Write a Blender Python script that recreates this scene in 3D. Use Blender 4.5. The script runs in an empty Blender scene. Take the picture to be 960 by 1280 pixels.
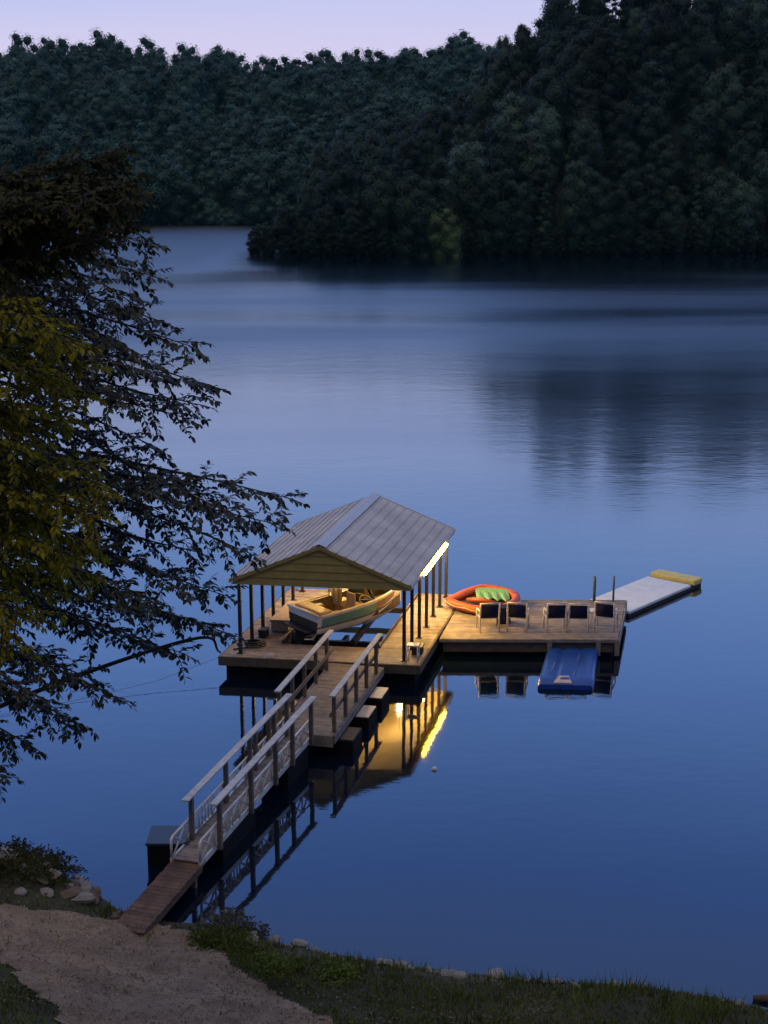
import bpy, math, random
import numpy as np
from mathutils import Vector, Matrix, noise as mnoise

random.seed(7)
RNG = np.random.default_rng(7)
SC = bpy.context.scene
COL = SC.collection
R = math.radians

# ------------------------------------------------------------------ camera
FPX, HORIZ, CAMZ = 1850.0, 200.0, 14.5
PITCH = math.atan((640 - HORIZ) / FPX)
cam_d = bpy.data.cameras.new('camera')
cam = bpy.data.objects.new('camera', cam_d)
COL.objects.link(cam)
cam_d.sensor_fit = 'VERTICAL'
cam_d.sensor_height = 24.0
cam_d.sensor_width = 18.0
cam_d.lens = FPX / 1280 * 24.0
cam_d.clip_end = 5000
cam.location = (0, 0, CAMZ)
cam.rotation_euler = (R(90) - PITCH, 0, 0)
SC.camera = cam


def at(x, y, Y):
    """world point at distance Y ahead seen in direction (x, y) of the 960x1280 photo"""
    u = (x - 480) / FPX
    v = (640 - y) / FPX
    c, s = math.cos(PITCH), math.sin(PITCH)
    d = (u, c + v * s, -s + v * c)
    t = Y / d[1]
    return Vector((d[0] * t, Y, CAMZ + d[2] * t))


# ------------------------------------------------------------------ materials
def mat(name, base, rough=0.7, var=0.0, scale=3.0, metal=0.0, bump=0.0, bscale=20.0, island=0.0,
        emit=None, estr=0.0, stretch=None, spec=0.5, base2=None):
    m = bpy.data.materials.new(name)
    m.use_nodes = True
    nt = m.node_tree
    N, L = nt.nodes, nt.links
    b = N['Principled BSDF']
    b.inputs['Roughness'].default_value = rough
    b.inputs['Metallic'].default_value = metal
    b.inputs['Specular IOR Level'].default_value = spec
    b.inputs['Base Color'].default_value = (*base, 1)
    geo = N.new('ShaderNodeTexCoord')
    co = geo.outputs['Object']
    if stretch:
        mp = N.new('ShaderNodeMapping')
        mp.inputs['Scale'].default_value = stretch
        L.new(co, mp.inputs['Vector'])
        co = mp.outputs['Vector']
    if var > 0 or island > 0 or base2:
        nz = N.new('ShaderNodeTexNoise')
        nz.inputs['Scale'].default_value = scale
        nz.inputs['Detail'].default_value = 5
        nz.inputs['Roughness'].default_value = 0.65
        L.new(co, nz.inputs['Vector'])
        mx = N.new('ShaderNodeMix')
        mx.data_type = 'RGBA'
        d2 = base2 if base2 else tuple(max(0.0, c * (1 - var)) for c in base)
        hi = base if base2 else tuple(c * (1 + var) for c in base)
        mr = N.new('ShaderNodeMapRange')
        mr.inputs['From Min'].default_value = 0.33
        mr.inputs['From Max'].default_value = 0.67
        L.new(nz.outputs['Fac'], mr.inputs['Value'])
        L.new(mr.outputs['Result'], mx.inputs['Factor'])
        mx.inputs['A'].default_value = (*d2, 1)
        mx.inputs['B'].default_value = (*hi, 1)
        out = mx.outputs['Result']
        if island > 0:
            g = N.new('ShaderNodeNewGeometry')
            m2 = N.new('ShaderNodeMapRange')
            m2.inputs['To Min'].default_value = 1 - island
            m2.inputs['To Max'].default_value = 1 + island
            L.new(g.outputs['Random Per Island'], m2.inputs['Value'])
            hsv = N.new('ShaderNodeHueSaturation')
            L.new(m2.outputs['Result'], hsv.inputs['Value'])
            L.new(out, hsv.inputs['Color'])
            out = hsv.outputs['Color']
        L.new(out, b.inputs['Base Color'])
    if bump > 0:
        nb = N.new('ShaderNodeTexNoise')
        nb.inputs['Scale'].default_value = bscale
        nb.inputs['Detail'].default_value = 4
        L.new(co, nb.inputs['Vector'])
        bp = N.new('ShaderNodeBump')
        bp.inputs['Strength'].default_value = bump
        bp.inputs['Distance'].default_value = 0.05
        L.new(nb.outputs['Fac'], bp.inputs['Height'])
        L.new(bp.outputs['Normal'], b.inputs['Normal'])
    if emit:
        b.inputs['Emission Color'].default_value = (*emit, 1)
        b.inputs['Emission Strength'].default_value = estr
    return m


M = {}
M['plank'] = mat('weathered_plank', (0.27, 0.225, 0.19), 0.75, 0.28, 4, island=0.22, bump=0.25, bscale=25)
M['plank_dark'] = mat('walkway_plank', (0.215, 0.175, 0.15), 0.8, 0.3, 4, island=0.2, bump=0.25, bscale=25)
M['ramp_plank'] = mat('brown_ramp_plank', (0.12, 0.062, 0.036), 0.9, 0.45, 3, island=0.2, bump=0.3, bscale=20)
M['rail'] = mat('grey_rail_board', (0.54, 0.52, 0.52), 0.7, 0.2, 5, island=0.15, bump=0.15)
M['post_wood'] = mat('brown_post_wood', (0.17, 0.125, 0.095), 0.8, 0.3, 6, bump=0.2)
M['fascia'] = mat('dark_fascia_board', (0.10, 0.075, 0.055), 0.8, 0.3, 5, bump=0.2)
M['float'] = mat('black_float', (0.008, 0.008, 0.009), 0.8, 0.3, 4, spec=0.15)
M['steel_dark'] = mat('dark_steel_post', (0.03, 0.026, 0.03), 0.45, 0.2, 6, metal=0.2)
M['roof'] = mat('grey_metal_roof', (0.53, 0.445, 0.37), 0.5, 0.22, 0.9, metal=0.1, bump=0.06, bscale=3)
M['ridge'] = mat('pale_ridge_cap', (0.50, 0.49, 0.50), 0.45, 0.08, 2, metal=0.2)
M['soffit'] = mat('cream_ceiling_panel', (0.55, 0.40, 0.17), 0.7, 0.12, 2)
M['siding'] = mat('yellow_siding', (0.34, 0.25, 0.075), 0.65, 0.14, 3, island=0.08, bump=0.1)
M['alu'] = mat('dull_aluminium', (0.66, 0.60, 0.54), 0.5, 0.22, 8, metal=0.15)
M['white_metal'] = mat('white_painted_metal', (0.76, 0.72, 0.69), 0.45, 0.15, 8)
M['sling'] = mat('navy_sling_fabric', (0.011, 0.013, 0.055), 0.9, 0.2, 30, spec=0.2)
M['led'] = mat('warm_light_tube', (1, 0.8, 0.5), 0.5, emit=(1.0, 0.52, 0.016), estr=95)
M['bulb'] = mat('warm_bulb', (1, 0.8, 0.5), 0.5, emit=(1.0, 0.68, 0.28), estr=1700)
M['orange'] = mat('orange_vinyl', (0.44, 0.085, 0.018), 0.4, 0.15, 5)
M['green'] = mat('green_vinyl', (0.15, 0.34, 0.17), 0.5, 0.15, 6)
M['raft_dark'] = mat('dark_raft_floor', (0.05, 0.03, 0.02), 0.6, 0.3, 6)
M['blue'] = mat('blue_moulded_plastic', (0.015, 0.07, 0.36), 0.3, 0.18, 3, bump=0.06, bscale=8)
M['pale_wedge'] = mat('pale_plastic', (0.50, 0.45, 0.42), 0.5, 0.15, 6)
M['foam_white'] = mat('white_foam', (0.88, 0.88, 0.89), 0.6, 0.08, 4, bump=0.08, bscale=10)
M['foam_yellow'] = mat('yellow_foam', (0.82, 0.68, 0.22), 0.6, 0.12, 4)
M['foam_edge'] = mat('dark_foam_edge', (0.03, 0.022, 0.02), 0.7, 0.2, 4)
M['hull'] = mat('cream_gelcoat', (0.82, 0.80, 0.74), 0.25, 0.06, 3)
M['teal'] = mat('teal_gelcoat', (0.14, 0.32, 0.29), 0.3, 0.1, 3)
M['brown'] = mat('brown_gelcoat', (0.20, 0.09, 0.05), 0.35, 0.15, 3)
M['boat_dark'] = mat('dark_boat_trim', (0.02, 0.018, 0.014), 0.5, 0.2, 4)
M['seat'] = mat('tan_vinyl_seat', (0.42, 0.33, 0.17), 0.6, 0.15, 6)
M['chrome'] = mat('pale_tube', (0.75, 0.7, 0.55), 0.3, metal=0.4)
M['tan_box'] = mat('tan_plastic', (0.36, 0.27, 0.19), 0.6, 0.12, 5)
M['black'] = mat('black_rubber', (0.012, 0.012, 0.012), 0.7, 0.2, 6)
M['blue_lid'] = mat('dark_blue_lid', (0.012, 0.03, 0.06), 0.45, 0.3, 4)
M['rope'] = mat('grey_rope', (0.12, 0.12, 0.14), 0.9)
M['buoy'] = mat('pale_buoy', (0.75, 0.65, 0.65), 0.4)
M['towel'] = mat('grey_white_towel', (0.55, 0.56, 0.58), 0.9, 0.15, 10)
M['green_pole'] = mat('grey_green_pole', (0.12, 0.14, 0.11), 0.5, 0.2, 8, metal=0.3)
M['rock'] = mat('pale_limestone', (0.25, 0.225, 0.20), 0.9, 0.35, 5, bump=0.6, bscale=9)
M['rock_dark'] = mat('brown_rock', (0.14, 0.095, 0.07), 0.9, 0.35, 5, bump=0.6, bscale=9)
M['bark'] = mat('grey_brown_bark', (0.085, 0.062, 0.045), 0.9, 0.35, 8, bump=0.5, bscale=18)
M['bark_far'] = mat('far_bark', (0.11, 0.10, 0.085), 0.9, 0.3, 2)


def leafmat(name, base, isl=0.5, rough=0.6, spec=0.3, trans=0.25, big=0.25, bigscale=0.25):
    m = bpy.data.materials.new(name)
    m.use_nodes = True
    nt = m.node_tree
    N, L = nt.nodes, nt.links
    b = N['Principled BSDF']
    b.inputs['Roughness'].default_value = rough
    b.inputs['Specular IOR Level'].default_value = spec
    g = N.new('ShaderNodeNewGeometry')
    oi = N.new('ShaderNodeObjectInfo')
    m2 = N.new('ShaderNodeMapRange')
    m2.inputs['To Min'].default_value = 1 - isl
    m2.inputs['To Max'].default_value = 1 + isl
    L.new(g.outputs['Random Per Island'], m2.inputs['Value'])
    m3 = N.new('ShaderNodeMapRange')
    m3.inputs['To Min'].default_value = 0.45
    m3.inputs['To Max'].default_value = 1.6
    L.new(oi.outputs['Random'], m3.inputs['Value'])
    nz = N.new('ShaderNodeTexNoise')
    nz.inputs['Scale'].default_value = bigscale
    nz.inputs['Detail'].default_value = 3
    L.new(g.outputs['Position'], nz.inputs['Vector'])
    m4 = N.new('ShaderNodeMapRange')
    m4.inputs['From Min'].default_value = 0.3
    m4.inputs['From Max'].default_value = 0.7
    m4.inputs['To Min'].default_value = 1 - big
    m4.inputs['To Max'].default_value = 1 + big
    L.new(nz.outputs['Fac'], m4.inputs['Value'])
    a = N.new('ShaderNodeMath'); a.operation = 'MULTIPLY'
    L.new(m2.outputs['Result'], a.inputs[0]); L.new(m3.outputs['Result'], a.inputs[1])
    c = N.new('ShaderNodeMath'); c.operation = 'MULTIPLY'
    L.new(a.outputs[0], c.inputs[0]); L.new(m4.outputs['Result'], c.inputs[1])
    hsv = N.new('ShaderNodeHueSaturation')
    hsv.inputs['Color'].default_value = (*base, 1)
    L.new(c.outputs[0], hsv.inputs['Value'])
    hh = N.new('ShaderNodeMapRange')
    hh.inputs['To Min'].default_value = 0.475
    hh.inputs['To Max'].default_value = 0.525
    L.new(oi.outputs['Random'], hh.inputs['Value'])
    L.new(hh.outputs['Result'], hsv.inputs['Hue'])
    L.new(hsv.outputs['Color'], b.inputs['Base Color'])
    if trans > 0:
        t = N.new('ShaderNodeBsdfTranslucent')
        L.new(hsv.outputs['Color'], t.inputs['Color'])
        mx = N.new('ShaderNodeMixShader')
        mx.inputs['Fac'].default_value = trans
        L.new(b.outputs[0], mx.inputs[1]); L.new(t.outputs[0], mx.inputs[2])
        L.new(mx.outputs[0], N['Material Output'].inputs['Surface'])
    return m


M['far_leaf'] = leafmat('hill_foliage', (0.014, 0.030, 0.017), 0.2, trans=0.0)
M['pale_leaf'] = leafmat('pale_foliage', (0.09, 0.135, 0.05), 0.35, trans=0.0)
M['mid_leaf'] = leafmat('mid_foliage', (0.048, 0.086, 0.052), 0.2, trans=0.0)
M['ridge_leaf'] = leafmat('ridge_foliage', (0.021, 0.051, 0.034), 0.10, trans=0.0, big=0.62, bigscale=0.12)
M['near_leaf'] = leafmat('dark_green_leaf', (0.036, 0.046, 0.024), 0.45, 0.45, 0.5, 0.15, 0.35, 1.6)
M['house_lit_leaf'] = leafmat('house_lit_leaf', (0.25, 0.215, 0.014), 0.28, 0.75, 0.15, 0.3, 0.4, 2.2)  # warm light from the house put into the leaf colour
M['brown_leaf'] = leafmat('brownish_leaf', (0.055, 0.053, 0.017), 0.28, 0.8, 0.15, 0.2, 0.4, 1.6)
M['grass'] = leafmat('grass_blade', (0.088, 0.105, 0.016), 0.5, 0.7, 0.2, 0.2, 0.5, 0.9)
M['weed'] = leafmat('grey_green_weed', (0.11, 0.11, 0.085), 0.4, 0.8, 0.2, 0.2, 0.3, 2)


# ------------------------------------------------------------------ object helpers
def tag(o, label=None, cat=None, group=None, kind=None):
    if label: o['label'] = label
    if cat: o['category'] = cat
    if group: o['group'] = group
    if kind: o['kind'] = kind
    return o


def empty(name, loc, rz=0.0):
    o = bpy.data.objects.new(name, None)
    o.empty_display_size = 0.2
    o.location = loc
    o.rotation_euler = (0, 0, rz)
    COL.objects.link(o)
    return o


def copy_tree(o, parent=None):
    c = o.copy()
    COL.objects.link(c)
    if parent is not None:
        c.parent = parent
    for ch in list(o.children):
        copy_tree(ch, c)
    return c


class MB:
    """collects shapes, builds ONE mesh object; f maps local points to world ones, base is subtracted"""

    def __init__(s, f=None, base=(0, 0, 0)):
        s.v = []; s.p = []; s.f = f; s.b = Vector(base); s.sm = []

    def pt(s, p):
        p = Vector(p)
        if s.f: p = s.f(p)
        s.v.append(tuple(p - s.b))
        return len(s.v) - 1

    def poly(s, pts, smooth=False):
        s.p.append([s.pt(p) for p in pts]); s.sm.append(smooth)

    def hexa(s, lo, hi):
        a = [s.pt(p) for p in lo]; b = [s.pt(p) for p in hi]
        n = len(a)
        s.p.append(a[::-1]); s.p.append(b); s.sm += [False, False]
        for i in range(n):
            j = (i + 1) % n
            s.p.append([a[i], a[j], b[j], b[i]]); s.sm.append(False)

    def box(s, x0, x1, y0, y1, z0, z1):
        s.hexa([(x0, y0, z0), (x1, y0, z0), (x1, y1, z0), (x0, y1, z0)],
               [(x0, y0, z1), (x1, y0, z1), (x1, y1, z1), (x0, y1, z1)])

    def bar(s, p, q, w, h, up=(0, 0, 1)):
        """rectangular bar from p to q, width w sideways, h along up"""
        p, q = Vector(p), Vector(q)
        if s.f:
            p, q = s.f(p), s.f(q)
        d = (q - p).normalized()
        u = Vector(up)
        sd = d.cross(u)
        if sd.length < 1e-4:
            sd = d.cross(Vector((1, 0, 0)))
        sd.normalize()
        u = sd.cross(d).normalized()
        f, s.f = s.f, None
        a, b = sd * w / 2, u * h / 2
        s.hexa([p - a - b, p + a - b, p + a + b, p - a + b], [q - a - b, q + a - b, q + a + b, q - a + b])
        s.f = f

    def tube(s, pts, r, n=8, cap=True, closed=False):
        pts = [Vector(p) for p in pts]
        if s.f: pts = [s.f(p) for p in pts]
        k = len(pts)
        rs = r if isinstance(r, (list, tuple)) else [r] * k
        rings = []
        prev = None
        for i, p in enumerate(pts):
            if closed:
                d = pts[(i + 1) % k] - pts[i - 1]
            else:
                d = pts[min(i + 1, k - 1)] - pts[max(i - 1, 0)]
            if d.length < 1e-9: d = Vector((0, 0, 1))
            d.normalize()
            if prev is None:
                a = d.orthogonal().normalized()
            else:
                a = (prev - d * prev.dot(d))
                a = a.normalized() if a.length > 1e-6 else d.orthogonal().normalized()
            prev = a
            b = d.cross(a)
            ring = []
            for j in range(n):
                t = 2 * math.pi * j / n
                s.v.append(tuple(p + (a * math.cos(t) + b * math.sin(t)) * rs[i] - s.b))
                ring.append(len(s.v) - 1)
            rings.append(ring)
        m = k if closed else k - 1
        for i in range(m):
            A, B = rings[i], rings[(i + 1) % k]
            for j in range(n):
                jj = (j + 1) % n
                s.p.append([A[j], A[jj], B[jj], B[j]]); s.sm.append(True)
        if cap and not closed:
            s.p.append(rings[0][::-1]); s.p.append(rings[-1]); s.sm += [False, False]

    def grid(s, rows, smooth=True, close=False):
        idx = [[s.pt(p) for p in r] for r in rows]
        for i in range(len(idx) - 1):
            n = len(idx[i])
            for j in range(n if close else n - 1):
                jj = (j + 1) % n
                s.p.append([idx[i][j], idx[i][jj], idx[i + 1][jj], idx[i + 1][j]]); s.sm.append(smooth)
        return idx

    def build(s, name, m, parent=None, bevel=0.0, loc=None):
        me = bpy.data.meshes.new(name)
        me.from_pydata(s.v, [], s.p)
        me.polygons.foreach_set('use_smooth', s.sm)
        me.materials.append(m)
        me.update()
        o = bpy.data.objects.new(name, me)
        COL.objects.link(o)
        if parent is not None:
            o.parent = parent
        if loc is not None:
            o.location = loc
        if bevel > 0:
            bv = o.modifiers.new('bevel', 'BEVEL')
            bv.width = bevel; bv.segments = 2; bv.limit_method = 'ANGLE'
        return o


def np_mesh(name, verts, faces, m, parent=None, smooth=False, loc=None):
    """verts (n,3), faces (k,c) arrays"""
    me = bpy.data.meshes.new(name)
    me.vertices.add(len(verts))
    me.vertices.foreach_set('co', np.ascontiguousarray(verts, dtype=np.float32).ravel())
    k, c = faces.shape
    me.loops.add(k * c)
    me.loops.foreach_set('vertex_index', np.ascontiguousarray(faces, dtype=np.int32).ravel())
    me.polygons.add(k)
    me.polygons.foreach_set('loop_start', np.arange(0, k * c, c, dtype=np.int32))
    me.polygons.foreach_set('loop_total', np.full(k, c, dtype=np.int32))
    me.polygons.foreach_set('use_smooth', np.full(k, smooth, dtype=bool))
    me.update(calc_edges=True)
    me.materials.append(m)
    o = bpy.data.objects.new(name, me)
    COL.objects.link(o)
    if parent is not None: o.parent = parent
    if loc is not None: o.location = loc
    return o


# ------------------------------------------------------------------ world, sun
def make_world():
    w = bpy.data.worlds.new('World')
    SC.world = w
    w.use_nodes = True
    nt = w.node_tree
    N, L = nt.nodes, nt.links
    bg = N['Background']
    sky = N.new('ShaderNodeTexSky')
    sky.sky_type = 'NISHITA'
    sky.sun_disc = False
    sky.sun_elevation = R(4)
    sky.sun_rotation = R(200)
    sc = N.new('ShaderNodeMix'); sc.data_type = 'RGBA'; sc.blend_type = 'MULTIPLY'
    sc.inputs['Factor'].default_value = 1
    L.new(sky.outputs['Color'], sc.inputs['A'])
    sc.inputs['B'].default_value = (SKYN, SKYN, SKYN * 1.1, 1)
    tc = N.new('ShaderNodeTexCoord')
    sp = N.new('ShaderNodeSeparateXYZ')
    L.new(tc.outputs['Generated'], sp.inputs[0])
    # soft uneven dusk cloud
    mp = N.new('ShaderNodeMapping'); mp.inputs['Scale'].default_value = (2.2, 2.2, 14)
    L.new(tc.outputs['Generated'], mp.inputs['Vector'])
    nz = N.new('ShaderNodeTexNoise'); nz.inputs['Scale'].default_value = 1.6; nz.inputs['Detail'].default_value = 4
    L.new(mp.outputs['Vector'], nz.inputs['Vector'])
    ml = N.new('ShaderNodeMath'); ml.operation = 'MULTIPLY_ADD'
    L.new(nz.outputs['Fac'], ml.inputs[0]); ml.inputs[1].default_value = 0.05; ml.inputs[2].default_value = -0.025
    ad = N.new('ShaderNodeMath'); ad.operation = 'ADD'
    L.new(sp.outputs['Z'], ad.inputs[0]); L.new(ml.outputs[0], ad.inputs[1])
    rp = N.new('ShaderNodeValToRGB')
    L.new(ad.outputs[0], rp.inputs['Fac'])
    cr = rp.color_ramp
    while len(cr.elements) > 1: cr.elements.remove(cr.elements[-1])
    cr.elements[0].position = 0.0
    cr.elements[0].color = (*SKYR[0][1], 1)
    for p, c in SKYR[1:]:
        e = cr.elements.new(p); e.color = (*c, 1)
    su = N.new('ShaderNodeMix'); su.data_type = 'RGBA'; su.blend_type = 'ADD'
    su.inputs['Factor'].default_value = 1
    L.new(sc.outputs['Result'], su.inputs['A']); L.new(rp.outputs['Color'], su.inputs['B'])
    az = N.new('ShaderNodeMapRange'); az.interpolation_type = 'SMOOTHSTEP'   # the sky is dimmer away from the dusk glow
    az.inputs['From Min'].default_value = -0.7; az.inputs['From Max'].default_value = 0.5
    az.inputs['To Min'].default_value = 0.26; az.inputs['To Max'].default_value = 1.0
    L.new(sp.outputs['Y'], az.inputs['Value'])
    L.new(su.outputs['Result'], bg.inputs['Color'])
    L.new(az.outputs['Result'], bg.inputs['Strength'])


SKYN = 0.003
SKYR = [(0.0, (0.66, 0.57, 0.74)), (0.06, (0.62, 0.56, 0.76)), (0.11, (0.46, 0.50, 0.78)), (0.175, (0.54, 0.66, 1.10)),
        (0.26, (0.34, 0.60, 1.28)), (0.33, (0.27, 0.54, 1.34)), (0.45, (0.135, 0.31, 0.93)), (0.60, (0.22, 0.27, 0.41)), (1.0, (0.34, 0.32, 0.36))]
make_world()
sun_d = bpy.data.lights.new('sun', 'SUN')
sun_d.energy = 0.42
sun_d.angle = R(25)
sun_d.color = (1.0, 0.80, 0.58)
sun = bpy.data.objects.new('sun', sun_d)
COL.objects.link(sun)
sun.rotation_euler = (R(25), 0, R(-22))
sun.location = (0, -20, 60)
vs = SC.view_settings
vs.view_transform = 'Standard'
vs.look = 'None'
vs.exposure = 0.2
vs.gamma = 1
SC.cycles.use_denoising = True
SC.cycles.max_bounces = 6
SC.cycles.diffuse_bounces = 3
SC.cycles.glossy_bounces = 3
SC.cycles.sample_clamp_indirect = 4


# ------------------------------------------------------------------ lake
def make_water():
    m = bpy.data.materials.new('lake_water')
    m.use_nodes = True
    nt = m.node_tree
    N, L = nt.nodes, nt.links
    b = N['Principled BSDF']
    b.inputs['Base Color'].default_value = (0.002, 0.006, 0.016, 1)
    b.inputs['IOR'].default_value = 2.0
    g = N.new('ShaderNodeNewGeometry')
    sp = N.new('ShaderNodeSeparateXYZ')
    L.new(g.outputs['Position'], sp.inputs[0])

    def rng(src, a, b_, c, d):
        r = N.new('ShaderNodeMapRange'); r.interpolation_type = 'SMOOTHSTEP'
        r.inputs['From Min'].default_value = a; r.inputs['From Max'].default_value = b_
        r.inputs['To Min'].default_value = c; r.inputs['To Max'].default_value = d
        L.new(src, r.inputs['Value'])
        return r.outputs['Result']

    def noise(scale, vec, detail=3):
        mp = N.new('ShaderNodeMapping'); mp.inputs['Scale'].default_value = vec
        L.new(g.outputs['Position'], mp.inputs['Vector'])
        n = N.new('ShaderNodeTexNoise'); n.inputs['Scale'].default_value = scale; n.inputs['Detail'].default_value = detail
        L.new(mp.outputs['Vector'], n.inputs['Vector'])
        return n.outputs['Fac']

    def mth(op, a, b_):
        k = N.new('ShaderNodeMath'); k.operation = op
        for i, q in enumerate((a, b_)):
            if isinstance(q, (int, float)): k.inputs[i].default_value = q
            else: L.new(q, k.inputs[i])
        return k.outputs[0]
    far = mth('ADD', rng(sp.outputs['Y'], 43, 78, 0, 0.36), rng(sp.outputs['Y'], 94, 128, 0, 0.64))
    band = rng(noise(0.03, (0.28, 1.0, 1), 3), 0.30, 0.70, 0, 1)
    open_ = mth('MULTIPLY', rng(sp.outputs['Y'], 150, 230, 0, 1), rng(sp.outputs['X'], -14, -30, 0, 1))
    lee = mth('MULTIPLY', rng(sp.outputs['Y'], 165, 222, 0, 0.9), rng(sp.outputs['X'], -30, -12, 0, 1))   # calm water in the lee of the hill
    far = mth('MULTIPLY', far, mth('SUBTRACT', 1.0, lee))
    ruff = mth('MULTIPLY', far, mth('ADD', 0.38, mth('MULTIPLY', band, 0.62)))
    ruff = mth('MAXIMUM', ruff, mth('MULTIPLY', open_, 0.9))
    rough = mth('ADD', mth('ADD', 0.042, mth('MULTIPLY', ruff, 0.38)), mth('MULTIPLY', open_, 0.04))
    L.new(rough, b.inputs['Roughness'])
    h = mth('ADD', noise(2.2, (0.8, 1.3, 1), 3), mth('MULTIPLY', noise(0.5, (0.7, 1.2, 1), 2), 1.6))
    bp = N.new('ShaderNodeBump')
    bp.inputs['Distance'].default_value = 0.02
    L.new(mth('ADD', 0.10, mth('MULTIPLY', ruff, 0.9)), bp.inputs['Strength'])
    L.new(h, bp.inputs['Height'])
    L.new(bp.outputs['Normal'], b.inputs['Normal'])
    mb = MB()
    mb.poly([(-345, 8, 0), (345, 8, 0), (345, 575, 0), (-345, 575, 0)])
    o = mb.build('lake_water', m)
    tag(o, kind='structure')


make_water()

# ------------------------------------------------------------------ near bank
SHX = [-140, -40, -14, -9, -7.2, -6, -5.2, -4.2, -3, -2.3, 0, 1.2, 2.5, 4.6, 6, 6.8, 9, 16, 40, 140]
SHY = [46, 34, 30, 29.0, 28.6, 27.6, 26.7, 26.3, 26.2, 25.6, 24.8, 24.5, 24.25, 24.0, 23.6, 23.2, 22.6, 21.5, 24, 36]


def shore(x):
    return float(np.interp(x, SHX, SHY))


PD = [-8, -2, 0, 0.6, 1.5, 3, 4.6, 6.2, 9.5, 14.5, 20, 26, 40, 70]
PZ = [-3, -0.7, 0, 0.22, 0.36, 0.62, 1.0, 1.4, 2.6, 5.5, 8.9, 12.2, 15, 17]


def ground(x, y):
    d = shore(x) - y
    z = float(np.interp(d, PD, PZ))
    if d > 0:
        a = min(1.0, d / 1.0)
        z += a * 0.10 * mnoise.noise(Vector((x * 0.6, y * 0.6, 3.1)))
        z += a * 0.05 * mnoise.noise(Vector((x * 1.9, y * 1.9, 7.7)))
        # stony mound left of the ramp
        q = math.exp(-(((x + 8.2) / 1.9) ** 2 + ((y - 27.2) / 1.0) ** 2))
        z += 0.55 * q * a
    return z


PATH = [(-5.35, 25.75), (-4.1, 25.9), (-3.55, 25.3), (-3.0, 24.3), (-2.3, 23.4), (-1.4, 22.4), (-0.6, 21.4), (0.5, 19.6),
        (1.0, 17.0), (-3.2, 17.0), (-5.0, 20.6), (-5.6, 21.8), (-6.5, 22.6), (-8.5, 23.2), (-12, 23.6), (-12, 25.6), (-8.2, 25.6), (-6.6, 25.75)]


def in_poly(x, y, P):
    c = False
    j = len(P) - 1
    for i in range(len(P)):
        xi, yi = P[i]; xj, yj = P[j]
        if (yi > y) != (yj > y) and x < (xj - xi) * (y - yi) / (yj - yi) + xi:
            c = not c
        j = i
    return c


def in_path(x, y):
    wx = x + 0.32 * mnoise.noise(Vector((x * 1.3, y * 1.3, 1.0))) + 0.12 * mnoise.noise(Vector((x * 5, y * 5, 2.0)))
    wy = y + 0.28 * mnoise.noise(Vector((x * 1.3, y * 1.3, 5.0))) + 0.12 * mnoise.noise(Vector((x * 5, y * 5, 6.0)))
    return in_poly(wx, wy, PATH)


def ground_mat():
    return mat('bank_soil', (0.036, 0.032, 0.012), 0.95, 0.4, 1.2, bump=0.5, bscale=8)


def gravel_mat():
    m = mat('gravel', (0.31, 0.22, 0.14), 0.95, 0.0, 1.1, bump=0.9, bscale=30, base2=(0.16, 0.10, 0.062))
    return m


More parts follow.
